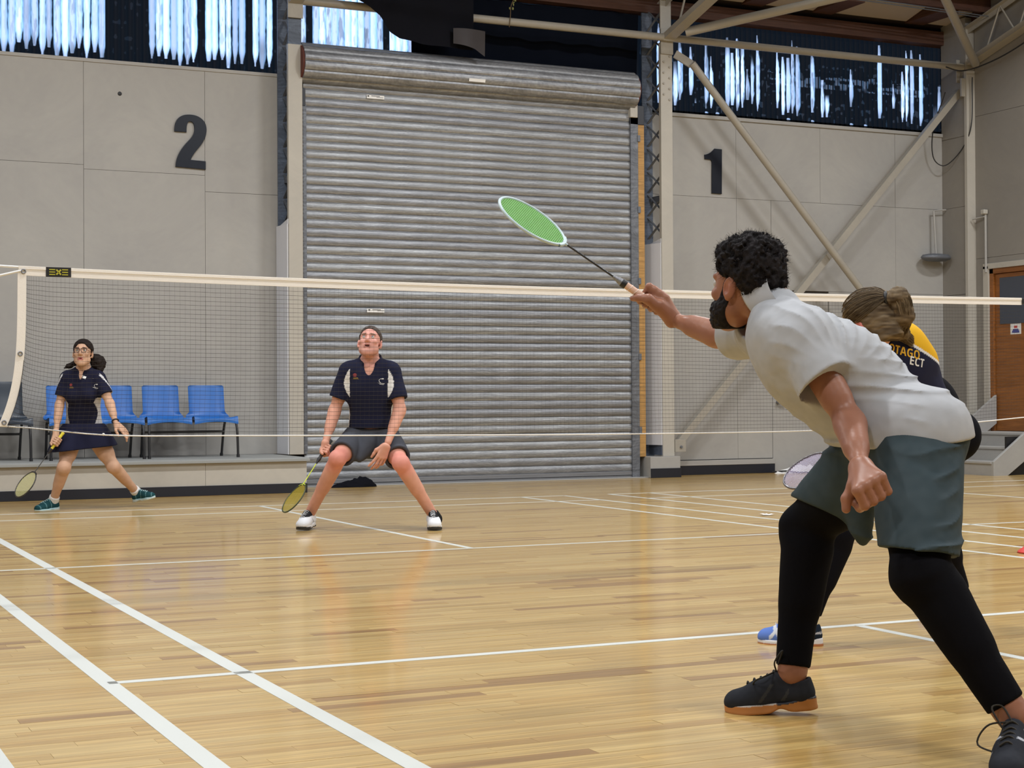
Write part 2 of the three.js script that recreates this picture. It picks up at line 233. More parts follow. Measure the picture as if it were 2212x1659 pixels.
// ---- translucent corrugated cladding above the wall: daylight comes in where the dark paint has worn off ----
{
  const w = struct('window_1'), X0 = -2.4, XL = 13, pitch = 0.076, r = rng(77);
  const nC = Math.ceil(XL / pitch), cor = [];
  for (let k = 0; k < nC; k++) {
    const x = X0 + k * pitch; let pb, tone;
    if (x < 1.2) { pb = 0.93; if (x > -0.78 && x < -0.42) pb = 0.05; if (x > -0.42 && x < -0.2) pb = 0.5; if (x > 0.93) pb = 0.45; if (x > 1.02) pb = 0.0; }
    else if (x < 5.9) pb = x < 2.9 ? 0.95 : 0.02;
    else { const t = (x - 5.9) / 4.4; pb = t < 0.2 ? 0.85 : t < 0.5 ? 0.62 : 0.48 + 0.30 * Math.sin(x * 3.3); if (t > 0.86) pb = 0.75; }
    const on = r() < pb, full = r() < (x < 2.9 ? 0.95 : 0.6), left = x < 1.2, mid = x > 1.2 && x < 2.9;
    cor.push({ on, full, tone: 0.45 + 0.55 * r(), wd: (mid ? 0.62 : left ? 0.42 : 0.32) + 0.2 * r(), y0: mid ? 4.8 : 4.50 + (left ? 0.03 + 0.12 * r() : 0.05 + 0.3 * r() * r()), y1: left || mid ? 9 : 5.0 + 0.6 * r(), bot: r() < 0.12, ph: r() * 50, grit: left ? r() * 0.4 : r() * 0.6, off: (r() - 0.5) * 0.2 });
  }
  const Y0 = 4.35, YL = 1.65;
  const dirt = tex(2048, 512, (u, v, c) => {
    const x = X0 + u * XL, y = Y0 + v * YL, kf = (x - X0) / pitch, k = Math.floor(kf), q = cor[Math.min(k, nC - 1)]; let f = kf - k - 0.5 - q.off; let a = 0.004;
    const nz = fbm(x * 60, y * 9 + q.ph, 3, 3), edge = noise(k * 7.3, y * 5 + q.ph, 1) * 0.12 + noise(k * 3.1, y * 23, 2) * 0.06;
    const taper = sst(q.y0, q.y0 + 0.16, y) * (1 - sst(q.y1 - 0.3, q.y1, y)); let hw = q.wd * (0.35 + 0.65 * taper) + edge * 0.8;
    if (q.on && y > q.y0 && y < q.y1) { const e = 1 - sst(hw * 0.75, hw * 1.05 + 0.03, Math.abs(f)); let b = q.tone * (1 - q.grit * sst(-0.1, 0.3, nz)); if (!q.full) b *= sst(-0.12, 0.2, noise(k * 1.7, y * 1.6 + q.ph, 4)); a += e * b * (0.55 + 0.45 * taper); }
    if (q.bot && y < 4.53 && x < 11 && y > 4.46) a = Math.max(a, 0.5 * (1 - sst(0.6, 1.0, Math.hypot(f / 0.36, (y - 4.495) / 0.024))));
    if (x > 7.6 && x < 10.1 && y > 4.93 && y < 5.09 + 0.03 * noise(x * 4, 0, 0)) a += 0.10 * sst(0.1, 0.3, Math.abs(((kf * 2) % 1) - 0.5)) * sst(-0.2, 0.3, noise(x * 9, y * 30, 8));
    const speck = sst(0.62, 0.7, noise(x * 31, y * 19, 6)) * 0.25 * (x > 6 ? 0.08 : 0.03) * sst(5.3, 5.2, y); a = clamp(a + speck); const bl = clamp((Math.abs(f) - hw * 0.3) * 3);
    c[0] = Math.pow(a, 1 / 2.2) * (1 - 0.28 * bl); c[1] = Math.pow(a, 1 / 2.2) * (1 - 0.10 * bl); c[2] = Math.pow(a, 1 / 2.2); });
  dirt.wrapS = dirt.wrapT = THREE.ClampToEdgeWrapping;
  const glaz = phys({ color: 0xffffff, map: dirt, transmission: 0.96, thickness: 0, roughness: 0.35, ior: 1.45, specularIntensity: 0.04, side: THREE.DoubleSide });
  for (let x = -13; x < EX + 0.1; x += 0.76) {
    const n = 60, g = new THREE.PlaneGeometry(0.76, 1.62, n, 1), p = g.attributes.position, uv = g.attributes.uv;
    for (let i = 0; i < p.count; i++) { const X = p.getX(i) + x + 0.38, Y = p.getY(i) + 5.18; p.setXYZ(i, X, Y, WZ - 0.13 + 0.012 * Math.cos((X - X0) / pitch * 2 * PI)); uv.setXY(i, clamp((X - X0) / XL, -1.5, 1), (Y - Y0) / YL); }
    g.computeVertexNormals(); part('cladding_sheet', g, glaz, w);
  }
  part('girt_rail', span(HX0, EX, 4.44, 4.50, WZ - 0.2, WZ - 0.15), M.timberBrown, w);
}
// ---- high-bay lamps under the roof (out of frame) ----
LAMPS.forEach(([x, z], i) => {
  const y = Math.min(6.9, roofY(z) - 0.45), f = thing('ceiling_lamp', `white high-bay strip lamp, ${['first', 'second', 'third', 'fourth'][i % 4]} from the left in the ${['row nearest the roller shutter', 'row above the net', 'row behind the photographer'][Math.floor(i / 4)]}`, 'lamp', [x, y, z], 0, 'high-bay lamps under the roof');
  part('housing', rbx(1.3, 0.09, 0.5, 0.02, 0, 0.05, 0), M.white, f); for (const s of [-0.5, 0.5]) part('hanger', bar(V(s, 0.09, 0), V(s, 0.5, 0), 0.006), M.galv, f);
  part('diffuser', bx(1.2, 0.01, 0.4, 0, 0, 0), std({ color: 0xffffff, emissive: lin(...LAMP_COLOUR), emissiveIntensity: 6, roughness: 0.5 }), f);
  const l = new THREE.RectAreaLight(lin(...LAMP_COLOUR), LAMP_POWER, 1.2, 0.4); l.position.set(x, y - 0.02, z); l.rotation.x = -PI / 2; scene.add(l); l.name = 'lamp_light';
});
// ================= steel frame =================
function column(x, zf, top, label, opts = {}) {
  const c = thing('lattice_column', label, 'column', [x, 0, zf]); const w = 0.158, y0 = opts.y0 ?? 0.36, zb = -0.33;
  part('front_chord', boxUV(merge([rspan(-w / 2, w / 2, y0, top, -0.012, 0, 0.003), span(-w / 2, -w / 2 + 0.008, y0, top, -0.05, -0.012), span(w / 2 - 0.008, w / 2, y0, top, -0.05, -0.012)]), 2), M.cream, c);
  const bxo = opts.back ?? -0.02; part('back_chord', boxUV(span(bxo - 0.07, bxo + 0.07, y0, 5.7, zb - 0.006, zb + 0.012)), opts.backMat ?? M.bluePaint, c);
  part('head_plate', boxUV(rspan(-w / 2 + 0.005, w / 2 - 0.005, top, 5.75, -0.03, -0.012, 0.002)), opts.headMat ?? M.bluePaint, c);
  const p = []; for (let y = opts.l0 ?? 2.86, k = 0; y < 5.4; y += 0.28, k++) { p.push(flatBar(V(0, y, -0.03), V(bxo, y + 0.28, zb), 0.03, 0.006, V(1, 0, 0)), flatBar(V(0.01, y + 0.28, -0.03), V(bxo, y, zb), 0.03, 0.006, V(1, 0, 0))); }
  for (const g of p) part('lacing_bar', g, opts.laceMat ?? M.galvDull, c);
  part('batten_plate', bx(0.06, 0.07, 0.3, 0, 3.35, -0.17), M.galvDull, c);
  const bolts = []; for (let k = 0; k < 5; k++) for (const s of [-0.04, 0.04]) bolts.push(bar(V(s, top - 0.1 - k * 0.13 - (s > 0 ? 0.06 : 0), -0.002), V(s, top - 0.1 - k * 0.13 - (s > 0 ? 0.06 : 0), 0.012), 0.014, 0.014, 6));
  if (opts.bolts) for (const b of bolts) part('bolt', b, M.brace, c);
  if (opts.box) { const [x0, y1, y2] = opts.box; const xb = opts.boxBack ?? x0; part('boxing_panel', flatBar(V((x0 + xb) / 2, y1, (zb - 0.012) / 2), V((x0 + xb) / 2, y2, (zb - 0.012) / 2), Math.hypot(zb + 0.012, xb - x0), 0.012, V(xb - x0, 0, zb + 0.012)), M.greyPanel, c); if (opts.boxTop) { const t = new THREE.Shape([new THREE.Vector2(zb, y2), new THREE.Vector2(-0.012, y2), new THREE.Vector2(-0.012, y2 + 0.055)]); const g = new THREE.ExtrudeGeometry(t, { depth: 0.012, bevelEnabled: false }); g.rotateY(-PI / 2); g.translate(x0 + 0.012, 0, 0); part('boxing_panel', g, M.greyPanel, c); } }
  if (opts.kick) part('kick_panel', span(opts.box[0] - 0.002, opts.box[0] + 0.01, opts.kick[0], opts.kick[1], zb + 0.02, -0.02), M.bluePaint, c);
  return c;
}
column(1.205, ZF, 4.78, 'cream lattice steel column standing on the bench at the left jamb of the roller shutter', { box: [-0.088, 0.362, 2.84], boxBack: -0.112, boxTop: true, back: -0.03 });
column(5.828, ZF, 5.2, 'cream lattice steel column with see-through zigzag lacing between the roller shutter and number 1', { y0: 0.25, box: [-0.086, 0.385, 2.80], boxBack: -0.165, boxTop: true, kick: [0.265, 0.385], back: -0.085, bolts: true, headMat: M.brace });
column(10.335, -9.24, 5.2, 'cream steel column in the far corner beside the brown door', { y0: 0, back: 0.035, headMat: M.brace, laceMat: M.brace, backMat: M.cream });
{ const p = struct('trim_2'); part('pier_block', boxUV(rspan(5.535, 5.945, 0.0, 0.25, WZ, -9.33, 0.006), 2), M.wall, p); part('skirting_board', rspan(5.537, 5.95, 0.0, 0.112, -9.335, -9.318, 0.003), M.skirt, p); }
{ // longitudinal strut, braces
  const s = thing('eaves_strut', 'long cream steel tube running level under the eaves across the column heads', 'beam', [0, 5.255, ZF + 0.0]);
  part('strut_tube', boxUV(merge([bar(V(1.25, 0, 0), V(10.4, -0.005, 0.08), 0.045, 0.045, 14)])), M.brace, s);
  part('end_cleat', rbx(0.16, 0.09, 0.08, 0.004, 5.83, 0, 0.03), M.brace, s); part('end_cleat', rbx(0.22, 0.07, 0.05, 0.004, 10.25, -0.0, 0.09), M.brace, s);
  const cl = thing('vine_sprig', 'small dry green sprig hooked over the level eaves tube', 'plant', [3.72, 5.27, ZF + 0.03]);
  { const r = rng(3), st = [tube([V(0, -0.09, 0.04), V(0.01, 0.03, 0.05), V(0.03, 0.16, 0.03), V(0.10, 0.30, 0.02)], 0.005, 14, 5)], lf = []; for (let i = 0; i < 16; i++) { const t = r(), g = new THREE.SphereGeometry(0.02, 6, 4); g.scale(1, 0.25, 0.6); g.rotateX(r() * 3); g.rotateZ(r() * 3); lf.push(g.translate(0.03 + t * 0.07 + (r() - 0.5) * 0.05, 0.12 + t * 0.2 + (r() - 0.5) * 0.05, 0.03 + (r() - 0.5) * 0.03)); }
    part('stem', st[0], std({ color: lin(0.12, 0.08, 0.04), roughness: 0.9 }), cl); part('foliage', merge(lf), std({ color: lin(0.20, 0.20, 0.07), roughness: 0.8 }), cl); }
  const a = thing('wall_brace', 'round cream tube brace sloping down to the right, in front of its crossing partner', 'brace', [0, 0, 0]);
  const A = V(6.04, 5.05, -9.30), B = V(10.25, 0.50, -9.29); part('brace_tube', boxUV(bar(A.clone().lerp(B, 0.02), B, 0.046, 0.046, 14)), M.brace, a);
  part('flattened_end', flatBar(V(5.93, 5.07, -9.37), V(6.13, 4.95, -9.32), 0.1, 0.02, V(0.6, 1, 0)), M.brace, a);
  const b = thing('wall_brace', 'cream angle-iron brace sloping up to the right toward the corner column', 'brace', [0, 0, 0]);
  const A2 = V(5.99, 0.40, -9.43), B2 = V(10.33, 4.99, -9.40), n = V(-0.73, 0.68, 0);
  part('brace_angle', boxUV(merge([flatBar(A2, B2, 0.085, 0.008, n), flatBar(A2.clone().addScaledVector(n, 0.040).add(V(0, 0, -0.035)), B2.clone().addScaledVector(n, 0.040).add(V(0, 0, -0.035)), 0.008, 0.07, n)])), M.brace, b);
  part('gusset_plate', rspan(5.91, 6.06, 0.30, 0.45, ZF - 0.015, ZF + 0.012, 0.003), M.brace, b); part('bolt', bar(V(5.99, 0.36, ZF + 0.01), V(5.99, 0.36, ZF + 0.03), 0.016, 0.016, 6), M.galvDull, b);
  part('gusset_plate', rspan(10.20, 10.33, 4.86, 5.10, -9.30, -9.27, 0.003), M.brace, b);
}
function truss(x, label, zTop = -9.5) {
  const t = thing('roof_truss', label, 'truss', [x, 0, 0]); const yb = (z) => 5.215 + 0.27 * (z + 9.4), yt = (z) => yb(z) + 0.50, z1 = 1.6;
  part('bottom_chord', boxUV(merge([flatBar(V(0, yb(zTop + 0.1), zTop + 0.1), V(0, yb(z1), z1), 0.15, 0.012, V(1, 0, 0)), flatBar(V(0.07, yb(zTop + 0.1) + 0.03, zTop + 0.1), V(0.07, yb(z1) + 0.03, z1), 0.008, 0.07, V(1, 0, 0)), flatBar(V(-0.07, yb(zTop + 0.1) + 0.03, zTop + 0.1), V(-0.07, yb(z1) + 0.03, z1), 0.008, 0.07, V(1, 0, 0))])), M.brace, t);
  part('top_chord', boxUV(merge([flatBar(V(0, yt(zTop), zTop), V(0, yt(z1), z1), 0.13, 0.012, V(1, 0, 0)), flatBar(V(0, yt(zTop) - 0.035, zTop), V(0, yt(z1) - 0.035, z1), 0.012, 0.07, V(1, 0, 0))])), M.brace, t);
  let k = 0; for (let z = zTop + 0.35; z < -4; z += 0.30, k++) { const u = k % 2; part('lacing_bar', bar(V(0, u ? yt(z) : yb(z), z), V(0, u ? yb(z + 0.30) : yt(z + 0.30), z + 0.30), 0.013, 0.013, 6), M.brace, t); }
  part('knee_plate', merge([rspan(-0.085, 0.085, 5.06, 5.36, ZF - 0.0, ZF + 0.02, 0.004)]), M.brace, t);
}
truss(5.828, 'cream lattice roof truss rising from the head of the see-through lacing column'); truss(10.30, 'cream lattice roof truss rising along the end wall from the corner column', -9.3);
truss(1.205, 'cream lattice roof truss above the left jamb of the roller shutter');
{ const a = thing('roof_brace', 'cream tube in the roof slope leaving the lacing column head, rising to the right', 'brace', [0, 0, 0]); part('brace_tube', boxUV(bar(V(5.93, 5.28, -9.12), V(10.2, 6.22, -5.9), 0.055, 0.055, 14)), M.brace, a);
  const b = thing('roof_brace', 'cream tube in the roof slope leaving the corner column head, rising to the left', 'brace', [0, 0, 0]); part('brace_tube', boxUV(bar(V(10.32, 5.27, -9.14), V(5.95, 6.28, -5.5), 0.055, 0.055, 14)), M.brace, b); }
for (const [dy, z, lb] of [[0.20, -8.86, 'upper of the two thin cables strung along the first purlin'], [0.16, -8.98, 'lower of the two thin cables strung along the first purlin']]) { const c = new THREE.Mesh(tube([V(5.9, roofY(z) - dy, z), V(7.5, roofY(z) - dy - 0.015, z), V(9, roofY(z) - dy - 0.03, z), V(10.35, roofY(z) - dy - 0.06, z)], 0.008, 20, 5), M.galvDull); c.name = numbered('roof_cable'); scene.add(c); tag(c, lb, 'cable'); }
// ================= roller shutter =================
{
  const d = thing('roller_shutter', 'tall galvanised steel roller shutter with horizontal ribbed slats between the two columns', 'shutter', [3.345, 0, -9.5]);
  const L = 4.06, pitch = 0.0945, prof = [], nP = 10; // slat section: a round-backed rib and a hooked joint
  for (let i = 0; i <= nP; i++) { const t = i / nP; prof.push([0.004 + t * (pitch - 0.011), 0.004 + 0.0115 * Math.pow(Math.sin(PI * t), 0.8)]); }
  prof.push([pitch - 0.004, -0.002]); prof.push([pitch, -0.003]);
  const g = new THREE.BufferGeometry(), P = [], U = [], I = []; prof.unshift([0, -0.003]);
  prof.forEach(([y, z], i) => { for (const s of [0, 1]) { P.push((s - 0.5) * L, y, z); U.push(s * L / 1.6, y * 2.4); } if (i) { const a = 2 * (i - 1); I.push(a, a + 1, a + 3, a, a + 3, a + 2); } });
  g.setAttribute('position', new THREE.Float32BufferAttribute(P, 3)); g.setAttribute('uv', new THREE.Float32BufferAttribute(U, 2)); g.setIndex(I); g.computeVertexNormals();
  const r = rng(21), mats = [0, 1, 2, 3].map((k) => { const m = M.galv.clone(); m.map = steelTex.clone(); m.map.offset.set(k * 0.27, k * 0.31); m.map.needsUpdate = true; m.side = THREE.DoubleSide; m.color = lin(0.43 + 0.025 * k, 0.445 + 0.025 * k, 0.465 + 0.02 * k); return m; });
  for (let k = 0; 0.075 + k * pitch < 4.42; k++) { const m = part('slat', g, mats[Math.floor(r() * 4)], d); m.position.set(0, 0.075 + k * pitch, 0.015 + (r() - 0.5) * 0.004); m.rotation.x = (r() - 0.5) * 0.05; }
  part('bottom_rail', merge([rspan(-L / 2, L / 2, 0.035, 0.08, -0.01, 0.035, 0.004), span(-L / 2, L / 2, 0.006, 0.03, 0, 0.028)]), M.galv, d);
  part('sill_strip', rspan(-L / 2, L / 2 + 0.3, 0, 0.012, -0.05, 0.12, 0.003), M.step, d);
  // coil of rolled slats
  { const pts = [], n = 84; for (let i = 0; i < n; i++) { const a = i / n * 2 * PI; const f = (i % 7) / 7, rr = 0.212 + 0.012 * Math.sin(PI * f) - (i % 7 === 0 ? 0.006 : 0); pts.push(new THREE.Vector2(Math.sin(a) * rr, Math.cos(a) * rr)); }
    const e = new THREE.ExtrudeGeometry(new THREE.Shape(pts), { depth: L + 0.06, bevelEnabled: false }); e.rotateY(PI / 2); e.translate(-L / 2 - 0.03, 4.60, 0.0); part('coil', boxUV(e, 1.4), mats[1], d); }
  for (const s of [-1, 1]) part('end_plate', bar(V(s * (L / 2 + 0.03), 4.60, 0), V(s * (L / 2 + 0.05), 4.60, 0), 0.2, 0.2, 24), M.rust, d);
  part('bracket', rspan(L / 2 - 0.02, L / 2 + 0.17, 4.20, 4.43, -0.05, 0.05, 0.005), M.skirt, d); part('bracket', rspan(-L / 2 - 0.06, -L / 2 + 0.02, 4.13, 4.32, 0.0, 0.05, 0.005), M.skirt, d);
  part('guide_rail', boxUV(merge([span(2.015, 2.03, 0, 4.32, -0.05, 0.05), span(2.03, 2.115, 0, 4.32, 0.03, 0.05)])), M.galvDull, d); part('guide_rail', boxUV(merge([span(-2.045, -2.0, 0.36, 4.15, 0.02, 0.045)])), M.galvDull, d);
  part('guide_cap', rspan(2.0, 2.1, 4.28, 4.44, -0.02, 0.075, 0.006), M.cream, d);
  const br = []; for (let y = 0.38; y < 4.1; y += 0.043) br.push(new THREE.BoxGeometry(0.026, 0.02, 0.02).rotateZ(0.5).translate(-2.052, y, 0.055)); part('guide_brush', merge(br), std({ color: lin(0.10, 0.10, 0.11), roughness: 0.8 }), d);
  const wl = [part('warning_label', bx(0.205, 0.04, 0.002, -1.2, 4.287, 0.041), M.white, d), part('warning_label', bx(0.205, 0.04, 0.002, -1.21, 1.927, 0.041), M.white, d)]; part('warning_label', new THREE.BoxGeometry(0.2, 0.035, 0.002).rotateX(0.25).translate(-0.05, 4.53, 0.222), M.white, d);
  for (const [k, y] of [4.293, 1.933].entries()) { part('label_print', merge([bx(0.02, 0.014, 0.001, -1.285, y, 0.0425), bx(0.1, 0.006, 0.001, -1.2, y + 0.004, 0.0425), bx(0.08, 0.004, 0.001, -1.15, y - 0.008, 0.0425)]), M.black, wl[k]); }
  const p = thing('timber_post', 'orange-stained timber post bolted beside the right guide of the roller shutter', 'post', [5.505, 0.25, -9.5]); part('post_body', boxUV(rspan(-0.04, 0.045, 0, 4.07, -0.05, 0.04, 0.004), 0.8), M.timberOrange, p);
  for (const y of [0.28, 1.15, 2.05, 2.9, 3.75]) part('fixing_plate', rspan(-0.055, -0.018, y, y + 0.075, 0.035, 0.06, 0.003), M.galvDull, p);
}
{ // dark tarpaulin and the sheet behind it
  const sheet = (name, x0, x1, bot, top, z0, seed, nx, ny, fold) => { const g = new THREE.PlaneGeometry(1, 1, nx, ny), p = g.attributes.position; for (let i = 0; i < p.count; i++) { const u = p.getX(i) + 0.5, v = p.getY(i) + 0.5, x = mix(x0, x1, u), yb = bot(x), y = mix(yb, top, v); p.setXYZ(i, x, y, z0 + 0.05 * fbm(x * 1.6 + seed, y * 0.7, seed, 3) + 0.018 * Math.sin(x * 14 + y * 3 + seed) + (fold ? fold(x, y) : 0)); } g.computeVertexNormals(); return g; };
  const pw = (pts) => (x) => { for (let i = 1; i < pts.length; i++) if (x <= pts[i][0]) { const [a, b] = [pts[i - 1], pts[i]]; return mix(a[1], b[1], clamp((x - a[0]) / (b[0] - a[0]))); } return pts[pts.length - 1][1]; };
  const t = thing('tarpaulin', 'black tarpaulin draped over the roller coil with a ragged lower left edge', 'tarpaulin', [0, 0, 0]);
  part('drape', sheet('drape', 1.70, 3.22, pw([[1.7, 5.36], [1.80, 5.30], [1.98, 5.22], [2.12, 5.13], [2.22, 4.97], [2.34, 4.90], [2.6, 4.865], [3.22, 4.85]]), 5.85, -9.22, 3, 60, 50), M.tarp, t);
  part('folded_flap', sheet('flap', 2.95, 3.34, pw([[2.95, 4.89], [3.05, 4.87], [3.2, 4.84], [3.34, 4.78]]), 5.06, -9.16, 8, 20, 20, (x, y) => 0.08 * Math.sin((x - 2.95) * 8)), std({ color: lin(0.035, 0.03, 0.032), roughness: 0.7, side: THREE.DoubleSide }), t);
  const b = thing('backing_sheet', 'very dark blue sheet closing the opening above the right half of the roller coil', 'sheet', [0, 0, 0]);
  part('sheet', sheet('sheet', 2.7, 5.66, () => 4.55, 5.60, -9.80, 5, 60, 30), phys({ color: lin(0.004, 0.006, 0.012), roughness: 0.9, specularIntensity: 0.15, side: THREE.DoubleSide }), b);
}
// ================= big numbers =================
const fontBold = await new FontLoader().loadAsync('fonts/droid/droid_sans_bold.typeface.json');
{
  const v2 = (x, y) => new THREE.Vector2(x, y);
  const ext = (s, n, lb) => { const g = new THREE.ExtrudeGeometry(s, { depth: 0.016, bevelEnabled: true, bevelThickness: 0.003, bevelSize: 0.003, bevelSegments: 2, curveSegments: 20 }); const m = new THREE.Mesh(g, M.number); m.name = numbered(n); m.position.z = WZ + 0.004; m.castShadow = m.receiveShadow = true; scene.add(m); tag(m, lb, 'number'); return m; };
  const q = (zx, zy) => [6.565 + (zx - 975) / 160 * 0.244, 4.028 - (zy - 88) / 427 * 0.549];
  const s1 = new THREE.Shape(); s1.moveTo(...q(1135, 90)); s1.lineTo(...q(1068, 88)); s1.bezierCurveTo(...q(1040, 125), ...q(1010, 145), ...q(975, 152)); s1.lineTo(...q(977, 190)); s1.lineTo(...q(1022, 192)); s1.quadraticCurveTo(...q(1044, 196), ...q(1044, 230)); s1.lineTo(...q(1042, 515)); s1.lineTo(...q(1131, 517)); s1.closePath();
  ext(s1, 'wall_number', 'big navy cut-out numeral 1 high on the wall panel right of the shutter');
  const w = (zx, zy) => [-0.022 + (zx - 1122) / 195 * 0.333, 3.999 - (zy - 725) / 357 * 0.573];
  const s2 = new THREE.Shape(); s2.moveTo(...w(1120, 842)); s2.bezierCurveTo(...w(1118, 770), ...w(1150, 726), ...w(1222, 727)); s2.bezierCurveTo(...w(1285, 728), ...w(1322, 768), ...w(1320, 820)); s2.bezierCurveTo(...w(1319, 870), ...w(1295, 910), ...w(1268, 945)); s2.bezierCurveTo(...w(1245, 975), ...w(1228, 1000), ...w(1217, 1028)); s2.lineTo(...w(1314, 1032)); s2.lineTo(...w(1314, 1084)); s2.lineTo(...w(1127, 1076)); s2.bezierCurveTo(...w(1128, 1010), ...w(1165, 950), ...w(1205, 905)); s2.bezierCurveTo(...w(1232, 875), ...w(1246, 850), ...w(1246, 818)); s2.bezierCurveTo(...w(1246, 785), ...w(1235, 770), ...w(1219, 770)); s2.bezierCurveTo(...w(1200, 770), ...w(1192, 790), ...w(1193, 842)); s2.closePath();
  ext(s2, 'wall_number', 'big navy cut-out numeral 2 high on the wall panel left of the shutter');
}
// ================= net =================
{
  const n = thing('badminton_net', 'badminton net with white top tape stretched across the court', 'net', [0, 0, 0]);
  const X0 = -3.05, X1 = 2.692, top = (x) => 1.512 + 0.030 * Math.pow(Math.abs(x + 0.2) / 2.85, 2) * (x < 0 ? 1 : 0.35), tapeH = 0.042;
  const strip = (x0, x1, yf, h, d, seg) => { const P = []; const g = new THREE.BoxGeometry(1, 1, 1, seg, 1, 1), p = g.attributes.position; for (let i = 0; i < p.count; i++) { const x = mix(x0, x1, p.getX(i) + 0.5); p.setXYZ(i, x, yf(x) - h / 2 + p.getY(i) * h, p.getZ(i) * d); } g.computeVertexNormals(); return boxUV(g, 0.2); };
  part('top_tape', merge([strip(X0, X1, top, tapeH, 0.008, 60), strip(X0, X1, (x) => top(x) - 0.002, 0.012, 0.013, 60)]), M.tape, n);
  part('top_cord', tube([V(-5.6, 1.60, 0), V(-4, 1.566, 0), V(X0, 1.536, 0)], 0.006, 16, 6), M.white, n); part('tie_cord', tube([V(-5.6, 1.37, 0), V(-3.3, 1.462, 0), V(X0 + 0.02, 1.522, 0.004)], 0.006, 16, 6), M.white, n);
  part('end_clip', rspan(X1, X1 + 0.05, top(X1) - 0.036, top(X1) - 0.002, -0.012, 0.012, 0.003), M.black, n); part('top_cord', bar(V(X1 + 0.05, top(X1) - 0.02, 0), V(5.2, 1.54, 0), 0.005), M.white, n);
  // left edge tape hanging in a curve
  const cx = (y) => { const t = (1.51 - y) / 0.68; return -3.035 - 0.005 * t - 0.082 * t * t * t * t - 0.0; };
  { const seg = 30, g = new THREE.BoxGeometry(1, 1, 1, 1, seg, 1), p = g.attributes.position; for (let i = 0; i < p.count; i++) { const y = mix(0.832, 1.508, p.getY(i) + 0.5); p.setXYZ(i, cx(y) + p.getX(i) * 0.037 , y, p.getZ(i) * 0.007 + 0.003); } g.computeVertexNormals(); part('edge_tape', boxUV(g, 0.2), M.tape, n); }
  for (const y of [1.517, 1.152, 0.848]) { const e = new THREE.TorusGeometry(0.0085, 0.003, 8, 18).translate(cx(Math.min(y, 1.5)) + (y > 1.5 ? 0.006 : 0), y, 0.009); part('eyelet', e, M.galv, n); }
  const bpts = [[-5.4, 0.95], [-3.9, 0.842], [-3.11, 0.832], [-2.67, 0.787], [-2.09, 0.776], [-0.91, 0.762], [0.148, 0.754], [1.222, 0.757], [2.315, 0.790], [2.705, 0.815], [5.2, 0.95]].map(([x, y]) => V(x, y, 0));
  part('bottom_cord', tube(bpts, 0.0036, 120, 6), M.white, n); part('cord_knot', new THREE.IcosahedronGeometry(0.0065, 1).translate(-2.68, 0.79, 0), M.white, n);
  const bcurve = (x) => { for (let i = 1; i < bpts.length; i++) if (x <= bpts[i].x) { const a = bpts[i - 1], b = bpts[i]; return mix(a.y, b.y, (x - a.x) / (b.x - a.x)); } return 0.8; };
  const G = [], NR = 36, pt = (u, v) => { const yt = top(0.5) - 0.02; const xr = mix(X0 + 0.03, X1 - 0.01, u), y0 = top(xr) - tapeH, y = mix(y0, bcurve(xr), v); const pull = Math.exp(-u * 14); const xe = cx(Math.max(y, 0.84)) + 0.018; const yy = y - 0.010 * Math.sin(u * 3.1 * PI) * v * (1 - v) * 4 - 0.018 * Math.exp(-Math.pow((u - 0.05) / 0.04, 2)) * v * (1 - v) * 4 + 0.0015 * noise(u * 70, v * 31, 2); return V(mix(xr, xe, pull), yy, 0.012 * Math.sin(u * 9 + v * 2) * v); };
  const str = (pts, r) => { const P = [], I = []; pts.forEach((p, i) => { for (let k = 0; k < 3; k++) { const a = k * 2.0944 + 0.5; const d = (i < pts.length - 1 ? pts[i + 1].clone().sub(p) : p.clone().sub(pts[i - 1])).normalize(), n1 = V(-d.y, d.x, 0); P.push(p.x + n1.x * Math.cos(a) * r, p.y + n1.y * Math.cos(a) * r, p.z + Math.sin(a) * r); if (i) { const b = (i - 1) * 3, c = i * 3, k2 = (k + 1) % 3; I.push(b + k, b + k2, c + k2, b + k, c + k2, c + k); } } }); const g = new THREE.BufferGeometry(); g.setAttribute('position', new THREE.Float32BufferAttribute(P, 3)); g.setIndex(I); g.computeVertexNormals(); return g; };
  for (let j = 1; j < NR; j++) { const pts = []; for (let i = 0; i <= 90; i++) pts.push(pt(i / 90, j / NR)); G.push(str(pts, 0.00075)); }
  const NV = 270; for (let i = 0; i <= NV; i++) { const pts = []; for (let j = 0; j <= 14; j++) pts.push(pt(i / NV, j / 14)); G.push(str(pts, i === 0 ? 0.0012 : 0.0003)); }
  const net = part('netting', merge(G), std({ color: lin(0.035, 0.03, 0.025), roughness: 0.9 }), n); net.userData.kind = 'stuff';
  // maker's badge on the tape
  const yel = std({ color: lin(0.45, 0.42, 0.03), roughness: 0.6 });
  const bdg = part('badge', rspan(-2.932, -2.822, top(-2.88) - tapeH - 0.001, top(-2.88) + 0.001, 0.0035, 0.0075, 0.0012), M.black, n);
  { const y = top(-2.88) - tapeH / 2, L = []; for (const dy of [-0.011, 0, 0.011]) { L.push(bx(0.026, 0.0045, 0.001, -2.905, y + dy, 0.0082), bx(0.026, 0.0045, 0.001, -2.849, y + dy, 0.0082)); } L.push(new THREE.BoxGeometry(0.030, 0.007, 0.001).rotateZ(0.85).translate(-2.877, y, 0.0082), new THREE.BoxGeometry(0.030, 0.007, 0.001).rotateZ(-0.85).translate(-2.877, y, 0.0082)); part('badge_lettering', merge(L), yel, bdg); }
}
